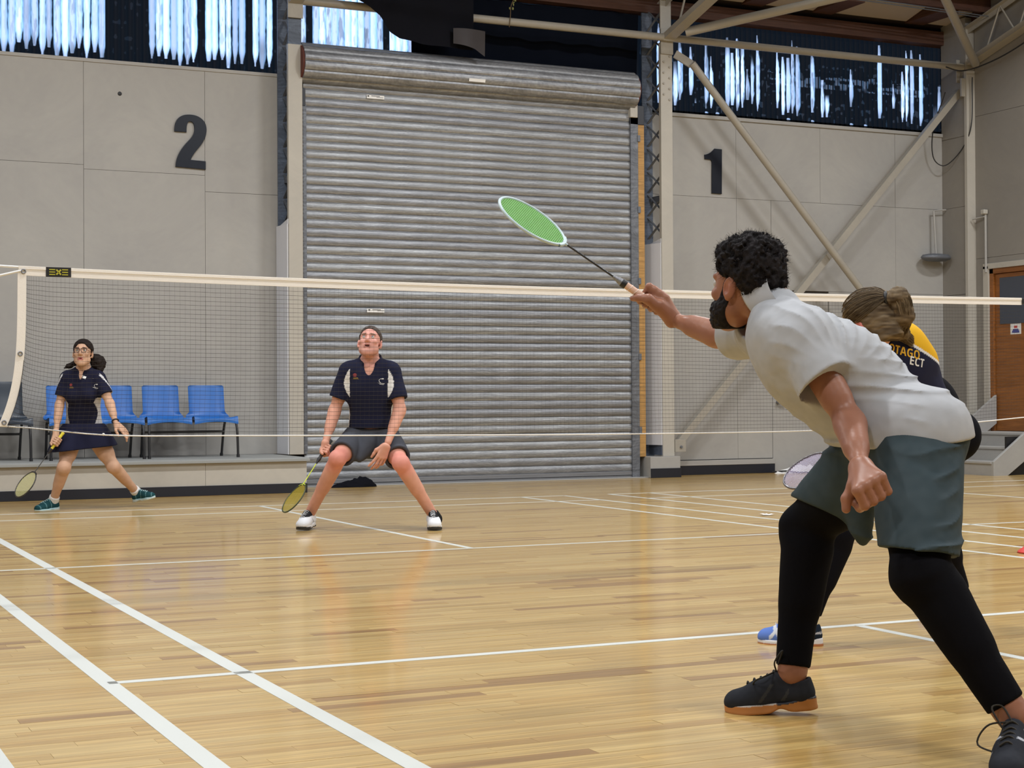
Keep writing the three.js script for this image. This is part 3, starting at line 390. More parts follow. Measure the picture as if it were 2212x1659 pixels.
// ================= chairs on the bench =================
function doubleSeat(x0, label, seatMat, wide = 0.455, pitch = 0.482, backH = 0.745) {
  const c = thing('double_seat', label, 'chair', [x0, 0.36, -9.22], 0, 'linked chairs along the bench'); const SH = 0.405;
  const prof = [[0.235, SH - 0.045], [0.232, SH - 0.012], [0.20, SH + 0.004], [0.10, SH - 0.008], [0, SH - 0.016], [-0.10, SH - 0.010], [-0.155, SH + 0.012], [-0.185, SH + 0.06], [-0.205, SH + 0.14], [-0.225, SH + 0.24], [-0.24, backH - 0.02], [-0.246, backH]];
  const curve = new THREE.CatmullRomCurve3(prof.map(([z, y]) => V(0, y, z)));
  const nu = 16, nv = 40, shell = (t) => { const P = [], I = []; for (let j = 0; j <= nv; j++) { const v = j / nv, p = curve.getPoint(v), tan = curve.getTangent(v), nrm = V(0, tan.z, -tan.y).normalize(); const back = sst(0.52, 0.66, v), w = mix(wide, wide * (0.83 - 0.0 * v), back) * (1 - 0.10 * sst(0.93, 1, v) * sst(0.93, 1, v)); for (let i = 0; i <= nu; i++) { const u = i / nu * 2 - 1; const dish = (1 - back) * (0.020 * u * u - 0.006) + back * 0.022 * u * u; const lip = 0.012 * Math.pow(Math.abs(u), 8); P.push(u * w / 2, p.y + (1 - back) * (dish + 0) * (v > 0.12 ? 1 : -1.4) - t * Math.abs(nrm.y) * 1, p.z + back * (dish + lip) - t * Math.abs(nrm.z) * 1); if (i && j) { const a = (j - 1) * (nu + 1) + i - 1, b = a + 1, d = j * (nu + 1) + i - 1, e = d + 1; t ? I.push(a, b, e, a, e, d) : I.push(a, e, b, a, d, e); } } } const g = new THREE.BufferGeometry(); g.setAttribute('position', new THREE.Float32BufferAttribute(P, 3)); g.setIndex(I); g.computeVertexNormals(); return g; };
  const m = seatMat.clone(); m.side = THREE.DoubleSide; const sg = merge([shell(0), shell(0.007)]);
  for (const s of [-0.5, 0.5]) part('seat_shell', sg, m, c).position.x = s * pitch;
  const hx = 0.432;
  for (const s of [-1, 1]) { const x = s * (hx + 0.0), o = s * 0.022;
    part('leg_frame', tube([V(x + o * 1.15, 0, 0.26), V(x + o, 0.28, 0.235), V(x + o * 0.7, 0.368, 0.20), V(x, 0.385, 0.12), V(x, 0.385, -0.06), V(x, 0.375, -0.14), V(x - o * 0.2, 0.28, -0.19), V(x - o * 0.4, 0, -0.27)], 0.0135, 60, 8), M.chairFrame, c);
    part('foot_cap', bar(V(x + o * 1.15, 0, 0.26), V(x + o * 1.15, 0.03, 0.258), 0.017, 0.017, 10), M.black, c); part('foot_cap', bar(V(x - o * 0.4, 0, -0.27), V(x - o * 0.4, 0.03, -0.267), 0.017, 0.017, 10), M.black, c); }
  for (const z of [0.14, -0.1]) part('seat_rail', bar(V(-hx, 0.372, z), V(hx, 0.372, z), 0.013), M.chairFrame, c);
  part('cross_rail', bar(V(-hx, 0.26, -0.185), V(hx, 0.26, -0.185), 0.0125), M.chairFrame, c);
  return c;
}
doubleSeat(-0.02, 'blue plastic two-seat chair unit on the bench, right-hand one beside the column', M.blueSeat);
doubleSeat(-0.985, 'blue plastic two-seat chair unit on the bench directly behind the woman in the navy skirt', M.blueSeat);
doubleSeat(-2.09, 'dark slate two-seat chair unit at the left end of the bench row', M.darkSeat, 0.475, 0.49, 0.785);
// ================= end wall door, steps and fittings =================
{
  const d = struct('door_1', [EX, 0.5, -8.485]);
  const leaf = part('door_leaf', boxUV(rspan(0.03, 0.075, 0.005, 2.02, -0.43, 0.45, 0.003), 1.3), M.doorWood, d);
  part('door_frame', boxUV(merge([rspan(0.0, 0.11, 0, 2.09, -0.505, -0.435, 0.004), rspan(0.0, 0.11, 0, 2.09, 0.455, 0.505, 0.004), rspan(0, 0.11, 2.025, 2.095, -0.505, 0.505, 0.004)]), 1.3), M.doorWood, d);
  part('architrave', boxUV(merge([rspan(-0.025, 0.0, -0.02, 2.13, -0.60, -0.50, 0.004), rspan(-0.025, 0, 2.09, 2.16, -0.60, 0.6, 0.004)])), M.cream, d);
  part('glass_pane', rspan(0.020, 0.032, 1.37, 1.965, -0.34, 0.36, 0.002), std({ color: lin(0.055, 0.065, 0.09), roughness: 0.15 }), leaf);
  part('door_notice', bx(0.002, 0.135, 0.19, 0.028, 1.30, -0.06), M.white, leaf);
  part('notice_print', merge([bx(0.001, 0.03, 0.13, 0.0265, 1.265, -0.06), bx(0.001, 0.02, 0.10, 0.0265, 1.29, -0.06)]), std({ color: lin(0.06, 0.07, 0.25), roughness: 0.6 }), leaf); part('notice_print', bx(0.001, 0.03, 0.06, 0.0265, 1.325, -0.06), std({ color: lin(0.5, 0.06, 0.05), roughness: 0.6 }), leaf);
  part('back_panel', span(0.12, 0.14, -0.02, 2.12, -0.5, 0.5), M.wallDark, d);
  const s = struct('stair_1', [9.25, 0, -8.28]); const Z0 = -0.6, Z1 = 0.60;
  for (let k = 0; k < 3; k++) { const x = k * 0.28, y = 0.167 * (k + 1), dd = k === 2 ? EX - 9.25 - x : 0.32; part('tread', boxUV(rspan(x - 0.02, x + dd, y - 0.03, y, Z0, Z1, 0.006), 1.5), M.step, s); part('riser', boxUV(span(x, x + 0.02, y - 0.167, y - 0.03, Z0, Z1), 1.5), M.step, s); }
  const str = (z, T) => { const sh = new THREE.Shape(); sh.moveTo(-0.005, 0); sh.lineTo(-0.005, 0.165); sh.lineTo(0.44, 0.475); sh.lineTo(EX - 9.25, 0.475 + (EX - 9.69) * 0.69); sh.lineTo(EX - 9.25, 0.60); sh.lineTo(0.205, 0); sh.closePath(); return boxUV(new THREE.ExtrudeGeometry(sh, { depth: T, bevelEnabled: true, bevelThickness: 0.003, bevelSize: 0.003, bevelSegments: 1 }).translate(0, 0, z), 1.5); };
  part('stringer', str(Z1, 0.035), M.step, s); part('stringer', str(Z0 - 0.035, 0.035), M.step, s);
  part('closing_board', span(0.25, EX - 9.25, 0, 0.46, Z1 - 0.06, Z1 - 0.03), M.black, s);
  const h = thing('wall_heater', 'small grey dome fitting hanging from a conduit near the room corner', 'fitting', [10.03, 2.78, -9.6]);
  part('housing', new THREE.LatheGeometry([[0.001, -0.06], [0.14, -0.055], [0.20, -0.03], [0.215, 0.0], [0.19, 0.035], [0.10, 0.05], [0.03, 0.055], [0.001, 0.056]].map((a) => new THREE.Vector2(a[0], a[1])), 28).scale(1.05, 0.9, 0.62), M.galvDull, h);
  part('conduit', merge([bar(V(0.02, 0.05, -0.02), V(0.02, 0.62, -0.06), 0.014), bar(V(0.02, 0.62, -0.06), V(0.22, 0.64, -0.06), 0.01)]), M.wall, h);
  const hc = new THREE.Mesh(tube([V(9.955, 4.9, -9.30), V(9.95, 4.4, -9.55), V(10.02, 4.06, -9.6), V(10.13, 3.985, -9.55), V(10.24, 4.12, -9.4), V(10.29, 4.4, -9.22), V(10.30, 5.1, -9.18)], 0.008, 60, 6), M.black); hc.name = numbered('hanging_cable'); scene.add(hc); tag(hc, 'black cable hanging in a slack loop beside the corner column', 'cable');
  const tc = new THREE.Mesh(tube([V(9.9, 5.21, -9.22), V(10.05, 5.16, -9.15), V(10.2, 5.18, -9.1), V(10.28, 5.26, -8.6), V(10.28, 5.44, -7.9), V(10.28, 5.62, -7.3)], 0.009, 50, 6), M.black); tc.name = numbered('truss_cable'); scene.add(tc); tag(tc, 'black cable clipped under the lower chord of the end wall truss', 'cable');
  const se = thing('wall_sensor', 'small cream sensor box on top of a pipe beside the corner column', 'sensor', [EX - 0.05, 3.33, -9.02]); part('housing', rbx(0.07, 0.06, 0.07, 0.012), M.cream, se); part('pipe', merge([bar(V(0.02, -0.03, 0), V(0.02, -0.78, 0), 0.016), bar(V(0.0, -0.06, 0), V(-0.04, -0.08, -0.18), 0.010)]), M.wall, se);
}
{ // small things on the floor along the back wall
  const j = thing('dark_jacket', 'black crumpled garment lying on the sill of the roller shutter', 'garment', [1.80, 0.0, -9.26]); const g = new THREE.SphereGeometry(1, 40, 24), p = g.attributes.position; for (let i = 0; i < p.count; i++) { const x = p.getX(i), y = p.getY(i), z = p.getZ(i); const h = y > 0 ? y * (0.55 + 0.45 * sst(-0.6, 0.6, x)) : 0; const w = 1 + 0.25 * fbm(x * 2 + 3, y * 2, z * 2, 3); p.setXYZ(i, x * 0.27 * w, h * 0.105 * (1 + 0.5 * fbm(x * 4, z * 4, 1, 3)), z * 0.08 * w); } g.computeVertexNormals(); part('cloth', g, M.tarp, j);
  const t = thing('white_towel', 'crumpled white towel on the floor past the end of the skirting', 'towel', [7.90, 0.0, -9.55]); const g2 = new THREE.SphereGeometry(1, 48, 20), p2 = g2.attributes.position; for (let i = 0; i < p2.count; i++) { const x = p2.getX(i), y = p2.getY(i), z = p2.getZ(i); const w = 1 + 0.35 * fbm(x * 3 + 9, y * 3, z * 3, 4); p2.setXYZ(i, x * 0.40 * w, Math.max(0, y) * 0.075 * (1 + 0.6 * noise(x * 5, z * 5, 2)), z * 0.1 * w); } g2.computeVertexNormals(); part('cloth', g2, M.white, t);
  const c = new THREE.Mesh(tube([V(7.45, 0.012, -9.62), V(7.56, 0.03, -9.5), V(7.7, 0.012, -9.42), V(8.0, 0.012, -9.44), V(8.4, 0.012, -9.5)], 0.009, 30, 6), M.black); c.name = numbered('floor_cable'); scene.add(c); tag(c, 'dark cable on the floor in front of the white towel', 'cable');
  const rc = thing('red_cone_marker', 'small red marker at the right edge of the floor near the sidelines', 'marker', [2.85, 0.0, -0.08]); part('cone', new THREE.LatheGeometry([[0.001, 0], [0.10, 0], [0.095, 0.012], [0.05, 0.045], [0.03, 0.05], [0.001, 0.05]].map((a) => new THREE.Vector2(a[0], a[1])), 28), std({ color: lin(0.6, 0.05, 0.04), roughness: 0.5 }), rc);
  const f = thing('paper_scrap', 'tiny white scrap lying on the floor between the far sidelines', 'scrap', [3.24, 0.002, -3.5]); const fg = new THREE.PlaneGeometry(0.11, 0.08, 4, 3); { const q = fg.attributes.position; for (let i = 0; i < q.count; i++) q.setZ(i, 0.008 + 0.008 * noise(i * 1.7, 1, 2)); } fg.rotateX(-PI / 2); fg.computeVertexNormals(); part('scrap', fg, std({ color: lin(0.8, 0.8, 0.8), roughness: 0.7, side: THREE.DoubleSide }), f);
}
// ================= implicit-surface modelling for the people =================
const smin = (a, b, k) => { const h = Math.max(k - Math.abs(a - b), 0) / k; return Math.min(a, b) - h * h * k * 0.25; };
const smax = (a, b, k) => -smin(-a, -b, k);
const S = {
  ball: (c, r) => (x, y, z) => Math.hypot(x - c.x, y - c.y, z - c.z) - r,
  cone(a, b, ra, rb) { // round cone between two balls
    const bx_ = b.x - a.x, by = b.y - a.y, bz = b.z - a.z, l2 = bx_ * bx_ + by * by + bz * bz, rr = ra - rb, a2 = Math.max(1e-9, l2 - rr * rr), il2 = 1 / l2;
    return (x, y, z) => { const px = x - a.x, py = y - a.y, pz = z - a.z, yy = px * bx_ + py * by + pz * bz, zz = yy - l2; const qx = px * l2 - bx_ * yy, qy = py * l2 - by * yy, qz = pz * l2 - bz * yy, x2 = qx * qx + qy * qy + qz * qz, y2 = yy * yy * l2, z2 = zz * zz * l2, k = Math.sign(rr) * rr * rr * x2;
      if (Math.sign(zz) * a2 * z2 > k) return Math.sqrt(x2 + z2) * il2 - rb; if (Math.sign(yy) * a2 * y2 < k) return Math.sqrt(x2 + y2) * il2 - ra; return (Math.sqrt(x2 * a2 * il2) + yy * rr) * il2 - ra; };
  },
  egg(c, r, f) { // ellipsoid with axes f = {s, u, f}
    const { s, u, f: w } = f ?? AX; return (x, y, z) => { x -= c.x; y -= c.y; z -= c.z; const a = (x * s.x + y * s.y + z * s.z) / r[0], b = (x * u.x + y * u.y + z * u.z) / r[1], d = (x * w.x + y * w.y + z * w.z) / r[2]; const k0 = Math.sqrt(a * a + b * b + d * d); if (k0 < 1e-6) return -Math.min(...r); const k1 = Math.sqrt(a * a / (r[0] * r[0]) + b * b / (r[1] * r[1]) + d * d / (r[2] * r[2])); return k0 * (k0 - 1) / k1; };
  },
  half: (p, n) => (x, y, z) => (x - p.x) * n.x + (y - p.y) * n.y + (z - p.z) * n.z,    // inside is against n
  join: (k, fs) => (x, y, z) => { let d = fs[0](x, y, z); for (let i = 1; i < fs.length; i++) d = smin(d, fs[i](x, y, z), k); return d; },
  cut: (f, gs, k = 0.006) => (x, y, z) => { let d = f(x, y, z); for (const g of gs) d = smax(d, g(x, y, z), k); return d; },
  carve: (f, gs, k = 0.006) => (x, y, z) => { let d = f(x, y, z); for (const g of gs) d = smax(d, -g(x, y, z), k); return d; },
};
const AX = { s: V(1, 0, 0), u: V(0, 1, 0), f: V(0, 0, 1) };
function frame(s, u) { const f = s.clone().cross(u).normalize(), uu = f.clone().cross(s).normalize(); return { s: s.clone().normalize(), u: uu, f }; }      // side (person's left), up, forward
function frameFU(f, u) { const ff = f.clone().normalize(), s = u.clone().cross(ff).normalize(); return { s, u: ff.clone().cross(s), f: ff }; }
const loc = (c, F, x, y, z) => c.clone().addScaledVector(F.s, x).addScaledVector(F.u, y).addScaledVector(F.f, z);
// surface nets over the blocks near the surface
function mesher(field, box, h, colour, slack = 1.25) {
  const [b0, b1] = box, nx = Math.ceil((b1.x - b0.x) / h) + 2, ny = Math.ceil((b1.y - b0.y) / h) + 2, nz = Math.ceil((b1.z - b0.z) / h) + 2, B = 8, D = new Float32Array(nx * ny * nz).fill(1), act = [];
  const hd = B * h * 0.87 * slack + h;
  for (let k = 0; k < nz; k += B) for (let j = 0; j < ny; j += B) for (let i = 0; i < nx; i += B) {
    const d = field(b0.x + (i + B / 2) * h, b0.y + (j + B / 2) * h, b0.z + (k + B / 2) * h), near = Math.abs(d) < hd, i1 = Math.min(i + B, nx), j1 = Math.min(j + B, ny), k1 = Math.min(k + B, nz);
    if (near) act.push([i, j, k]);
    for (let c = k; c < k1; c++) for (let b = j; b < j1; b++) for (let a = i; a < i1; a++) D[(c * ny + b) * nx + a] = near ? field(b0.x + a * h, b0.y + b * h, b0.z + c * h) : d > 0 ? 1 : -1;
  }
  const id = new Map(), P = [], sx = 1, sy = nx, sz = nx * ny, I = [];
  const seen = (i, j, k) => { const o = (k * ny + j) * nx + i; const q = id.get(o); if (q !== undefined) return q;
    let n = 0, px = 0, py = 0, pz = 0; const v = [];
    for (let c = 0; c < 8; c++) v.push(D[o + (c & 1) * sx + ((c >> 1) & 1) * sy + ((c >> 2) & 1) * sz]);
    for (const [a, b] of EDGE) if ((v[a] < 0) !== (v[b] < 0)) { const t = v[a] / (v[a] - v[b]); px += mix(a & 1, b & 1, t); py += mix((a >> 1) & 1, (b >> 1) & 1, t); pz += mix((a >> 2) & 1, (b >> 2) & 1, t); n++; }
    if (!n) n = 1; P.push(b0.x + (i + px / n) * h, b0.y + (j + py / n) * h, b0.z + (k + pz / n) * h); const q2 = P.length / 3 - 1; id.set(o, q2); return q2; };
  for (const [i0, j0, k0] of act) for (let k = Math.max(1, k0); k < Math.min(k0 + B, nz - 1); k++) for (let j = Math.max(1, j0); j < Math.min(j0 + B, ny - 1); j++) for (let i = Math.max(1, i0); i < Math.min(i0 + B, nx - 1); i++) {
    const o = (k * ny + j) * nx + i, d = D[o] < 0;
    if ((D[o + sx] < 0) !== d) { const a = seen(i, j - 1, k - 1), b = seen(i, j, k - 1), c = seen(i, j, k), e = seen(i, j - 1, k); d ? I.push(a, b, c, a, c, e) : I.push(a, c, b, a, e, c); }
    if ((D[o + sy] < 0) !== d) { const a = seen(i - 1, j, k - 1), b = seen(i - 1, j, k), c = seen(i, j, k), e = seen(i, j, k - 1); d ? I.push(a, b, c, a, c, e) : I.push(a, c, b, a, e, c); }
    if ((D[o + sz] < 0) !== d) { const a = seen(i - 1, j - 1, k), b = seen(i, j - 1, k), c = seen(i, j, k), e = seen(i - 1, j, k); d ? I.push(a, b, c, a, c, e) : I.push(a, c, b, a, e, c); }
  }
  const g = new THREE.BufferGeometry(); g.setAttribute('position', new THREE.Float32BufferAttribute(P, 3)); g.setIndex(I); g.computeVertexNormals();
  if (colour) { const C = new Float32Array(P.length), N = g.attributes.normal; for (let i = 0; i < P.length; i += 3) { const c = colour(P[i], P[i + 1], P[i + 2], N.getZ(i / 3)); C[i] = c[0]; C[i + 1] = c[1]; C[i + 2] = c[2]; } g.setAttribute('color', new THREE.BufferAttribute(C, 3)); }
  return g;
}
const EDGE = [[0, 1], [2, 3], [4, 5], [6, 7], [0, 2], [1, 3], [4, 6], [5, 7], [0, 4], [1, 5], [2, 6], [3, 7]];
function boxOf(pts, pad) { const b = new THREE.Box3().setFromPoints(pts).expandByScalar(pad); return [b.min, b.max]; }
const ofPoint = (f) => (p) => f(p.x, p.y, p.z);
function localise(c, F, fn) { return (x, y, z) => { x -= c.x; y -= c.y; z -= c.z; return fn(x * F.s.x + y * F.s.y + z * F.s.z, x * F.u.x + y * F.u.y + z * F.u.z, x * F.f.x + y * F.f.y + z * F.f.z); }; }
// set a finished mesh under a person whose origin is on the floor below the hips
function wear(name, geo, mat, person, on) { geo.translate(-person.position.x, -person.position.y, -person.position.z); return part(name, geo, mat, on ?? person); }

// ---- head: local axes x to the person's left, y up, z out of the face; the origin lies between the ears ----
function headField(sz = 1, o = {}) {
  const E = (x, y, z, a, b, c) => S.egg(V(x, y, z), [a, b, c]), C = (a, b, c, d, e, f, r1, r2) => S.cone(V(a, b, c), V(d, e, f), r1, r2), Bq = (x, y, z, r) => S.ball(V(x, y, z), r);
  const w = o.wide ?? 1;
  const mass = S.join(0.035, [E(0, 0.042, -0.018, 0.077 * w, 0.086, 0.099), E(0, -0.028, 0.030, 0.063 * w, 0.086, 0.064), C(0.045 * w, -0.066, 0.012, 0.012, -0.104, 0.066, 0.026, 0.021), C(-0.045 * w, -0.066, 0.012, -0.012, -0.104, 0.066, 0.026, 0.021)]);
  const feat = [C(0, 0.014, 0.089, 0, -0.024, 0.110, 0.009, 0.0125), Bq(0.0135, -0.030, 0.098, 0.0085), Bq(-0.0135, -0.030, 0.098, 0.0085), C(0.012, 0.030, 0.091, 0.044 * w, 0.032, 0.074, 0.010, 0.009), C(-0.012, 0.030, 0.091, -0.044 * w, 0.032, 0.074, 0.010, 0.009), E(0.042 * w, -0.020, 0.066, 0.022, 0.02, 0.02), E(-0.042 * w, -0.020, 0.066, 0.022, 0.02, 0.02), C(-0.018, -0.058, 0.090, 0.018, -0.058, 0.090, 0.0075, 0.0075), C(-0.015, -0.072, 0.088, 0.015, -0.072, 0.088, 0.008, 0.008)];
  const face = S.join(0.012, [mass, ...feat]);
  const eye1 = Bq(0.032, 0.010, 0.098, 0.0155), eye2 = Bq(-0.032, 0.010, 0.098, 0.0155), mouth = o.mouth ? E(0, -0.065, 0.096, 0.017, o.mouth, 0.02) : null;
  const ear = (s) => { const body = S.egg(V(s * 0.083 * w, -0.002, -0.012), [0.010, 0.033, 0.020], frame(V(1, 0, s * -0.45).normalize(), V(0, 1, -0.18).normalize())), lobe = Bq(s * 0.078 * w, -0.032, -0.003, 0.009), bowl = E(s * 0.093 * w, -0.004, -0.006, 0.008, 0.016, 0.009), groove = E(s * 0.092 * w, 0.014, -0.012, 0.005, 0.008, 0.010); return S.carve(S.join(0.008, [body, lobe]), [bowl, groove], 0.006); };
  const e1 = ear(1), e2 = ear(-1);
  const f = (x, y, z) => { x /= sz; y /= sz; z /= sz; let d = face(x, y, z); d = smax(d, -eye1(x, y, z), 0.010); d = smax(d, -eye2(x, y, z), 0.010); if (mouth) d = smax(d, -mouth(x, y, z), 0.004); if (Math.abs(x) > 0.05) { d = smin(d, e1(x, y, z), 0.008); d = smin(d, e2(x, y, z), 0.008); } return d * sz; };
  f.mass = (x, y, z) => mass(x / sz, y / sz, z / sz) * sz; f.cran = ((c) => (x, y, z) => c(x / sz, y / sz, z / sz) * sz)(E(0, 0.042, -0.018, 0.077 * w, 0.086, 0.099)); return f;
}
// ---- hand closed round a bar: wrist W, grip point G on the bar, bar axis A toward the thumb side, bar radius rh; hand = +1 or -1 picks the way the fingers wrap ----
function gripField(W, G, A, rh, way, sc = 1, e0 = null) {
  const e1 = e0 ? e0.clone() : W.clone().sub(G); e1.addScaledVector(A, -e1.dot(A)).normalize(); const e2 = A.clone().cross(e1).multiplyScalar(way);
  const at = (a, ang, r) => G.clone().addScaledVector(A, a * sc).addScaledVector(e1, Math.cos(R(ang)) * r).addScaledVector(e2, Math.sin(R(ang)) * r);
  const F = [], offs = [0.030, 0.009, -0.012, -0.032], rad = [0.0098, 0.0102, 0.0098, 0.0085], ext = [250, 262, 262, 255], palm = [];
  offs.forEach((a, i) => { const r = rad[i] * sc, R0 = rh + r * 0.85, k = at(a, 38, R0 + 0.016 * sc), p1 = at(a - 0.002, 108, R0 + 0.007 * sc), p2 = at(a - 0.002, 182, R0), p3 = at(a - 0.001, ext[i], R0); palm.push(S.cone(W, k, 0.021 * sc, 0.0125 * sc)); F.push(S.join(0.005, [S.cone(k, p1, 0.0118 * sc, r * 1.05), S.cone(p1, p2, r * 1.05, r), S.cone(p2, p3, r, r * 0.85)])); });
  const tb = at(0.012, -42, rh + 0.018 * sc), t1 = at(0.040, -78, rh + 0.010 * sc), t2 = at(0.052, -130, rh + 0.009 * sc);
  palm.push(S.cone(W, tb, 0.022 * sc, 0.0165 * sc), S.cone(at(-0.03, -25, rh + 0.012), W, 0.015 * sc, 0.02 * sc)); const thumb = S.join(0.006, [S.cone(tb, t1, 0.0145 * sc, 0.0115 * sc), S.cone(t1, t2, 0.0115 * sc, 0.0095 * sc)]);
  const pf = S.join(0.014, palm); return { f: (x, y, z) => { let d = smin(pf(x, y, z), thumb(x, y, z), 0.008); for (const g of F) d = smin(d, g(x, y, z), 0.0035); return d; }, pts: [W, at(0.07, 0, 0.05), at(-0.06, 0, 0.05), at(0, 180, 0.06), at(0, 90, 0.07), at(0, -90, 0.07)] };
}
// ---- open or relaxed hand: wrist W, direction d, palm normal n, thumb side s ----
function openHand(W, d, n, curls, sc = 1, spread = 0.10, thumbOut = 0.7) {
  d = d.clone().normalize(); n = n.clone().addScaledVector(d, -n.dot(d)).normalize(); const s = curls.side > 0 ? d.clone().cross(n) : n.clone().cross(d);
  const P = (a, b, c) => W.clone().addScaledVector(d, a * sc).addScaledVector(s, b * sc).addScaledVector(n, c * sc), palm = [], F = [], pts = [W];
  const off = [0.030, 0.010, -0.010, -0.029], base = [0.088, 0.092, 0.087, 0.078], len = [[0.043, 0.026, 0.022], [0.048, 0.030, 0.023], [0.044, 0.028, 0.022], [0.035, 0.021, 0.019]], rad = [0.0095, 0.0098, 0.0094, 0.0082];
  off.forEach((o, i) => { let p = P(base[i], o, 0), dir = d.clone().addScaledVector(s, (o / 0.03) * spread).normalize(), r = rad[i] * sc; palm.push(S.cone(P(0.01, o * 0.5, 0), p, 0.018 * sc, 0.0115 * sc)); const seg = []; let rr = 0.0108 * sc, tot = 0; len[i].forEach((L, k) => { tot += curls.f[i] * [0.8, 1.1, 0.8][k]; const nd = dir.clone().multiplyScalar(Math.cos(tot)).addScaledVector(n, Math.sin(tot)), q = p.clone().addScaledVector(nd, L * sc); seg.push(S.cone(p, q, rr, k === 2 ? r * 0.8 : r)); rr = r; p = q; }); pts.push(p); F.push(S.join(0.004, seg)); });
  const t0 = P(0.022, 0.022, 0.008), t1 = P(0.055, 0.022 + 0.030 * thumbOut + 0.008, 0.018), t2 = P(0.084, 0.026 + 0.040 * thumbOut, 0.026), t3 = P(0.108, 0.028 + 0.040 * thumbOut, 0.034); pts.push(t3); palm.push(S.cone(P(0.01, 0.01, 0), t0, 0.018 * sc, 0.0155 * sc)); const thumb = S.join(0.006, [S.cone(t0, t1, 0.0155 * sc, 0.0125 * sc), S.cone(t1, t2, 0.0122 * sc, 0.0105 * sc), S.cone(t2, t3, 0.0105 * sc, 0.0082 * sc)]);
  const pf = S.join(0.016, palm); return { f: (x, y, z) => { let q = smin(pf(x, y, z), thumb(x, y, z), 0.010); for (const g of F) q = smin(q, g(x, y, z), 0.004); return q; }, pts };
}
// ---- body from joints ----
function bodyRig(j, o = {}) {
  const m = o.mass ?? 1, fem = o.fem ?? 0, leg = o.leg ?? 1, arm = o.arm ?? 1; const mid = (a, b, t = 0.5) => a.clone().lerp(b, t);
  const hips = mid(j.hipL, j.hipR), sh = mid(j.shL, j.shR), up = sh.clone().sub(hips).normalize();
  const FT = frame(j.shL.clone().sub(j.shR).normalize(), up), FP = frame(j.hipL.clone().sub(j.hipR).normalize(), up); const chest = mid(hips, sh, 0.74).addScaledVector(FT.f, 0.012), waist = mid(hips, sh, 0.36); const FW = frame(FT.s.clone().add(FP.s).normalize(), up);
  const wS = sh.distanceTo(j.shL) / 0.19;
  const torso = [S.egg(chest, [0.163 * m * wS, 0.205, 0.118 * m], FT), S.egg(waist, [(0.142 - 0.014 * fem) * m, 0.19, (0.108 - 0.01 * fem) * m], FW), S.egg(hips.clone().addScaledVector(FP.u, 0.02), [(0.165 + 0.005 * fem) * m, 0.135, 0.118 * m], FP), S.cone(mid(j.shL, sh, 0.22), mid(j.shR, sh, 0.22), 0.068 * m, 0.068 * m)];
  for (const h of [j.hipL, j.hipR]) torso.push(S.ball(h.clone().addScaledVector(FP.f, -0.052).addScaledVector(FP.u, -0.01), 0.092 * m));
  if (fem) for (const s of [1, -1]) torso.push(S.egg(loc(chest, FT, 0.07 * s, -0.01, 0.085), [0.06, 0.058, 0.05], FT));
  const trap = [S.cone(mid(j.neck, sh, 0.15), mid(j.shL, sh, 0.3), 0.048, 0.05), S.cone(mid(j.neck, sh, 0.15), mid(j.shR, sh, 0.3), 0.048, 0.05)];
  const armF = (s, e, w) => { const d = e.clone().sub(s).normalize(); return [S.ball(s, 0.058 * arm), S.cone(s, e, 0.052 * arm, 0.040 * arm), S.cone(mid(s, e, 0.35), mid(s, e, 0.7), 0.047 * arm, 0.042 * arm), S.cone(e, w, 0.041 * arm, 0.026 * arm), S.cone(mid(e, w, 0.12), mid(e, w, 0.55), 0.043 * arm, 0.034 * arm)]; };
  const legF = (h, k, a) => { const d1 = k.clone().sub(h), d2 = a.clone().sub(k); const back = d1.clone().normalize().sub(d2.clone().normalize()); let fwd = back.lengthSq() > 0.01 ? back.normalize() : FP.f.clone(); const d2n = d2.clone().normalize(); fwd.addScaledVector(d2n, -fwd.dot(d2n)).normalize();
    return [S.cone(h, k, 0.088 * leg * m, 0.056 * leg), S.cone(mid(h, k, 0.1), mid(h, k, 0.6), 0.092 * leg * m, 0.076 * leg), S.cone(k, a, 0.053 * leg, 0.037 * leg), S.ball(k.clone().addScaledVector(fwd, 0.012), 0.050 * leg), S.cone(mid(k, a, 0.16).addScaledVector(fwd, -0.022), mid(k, a, 0.52).addScaledVector(fwd, -0.012), 0.054 * leg, 0.042 * leg)]; };
  return { hips, sh, up, FT, FP, FW, chest, waist, torso, trap, armL: armF(j.shL, j.elL, j.wrL), armR: armF(j.shR, j.elR, j.wrR), legL: legF(j.hipL, j.knL, j.anL), legR: legF(j.hipR, j.knR, j.anR), mid };
}
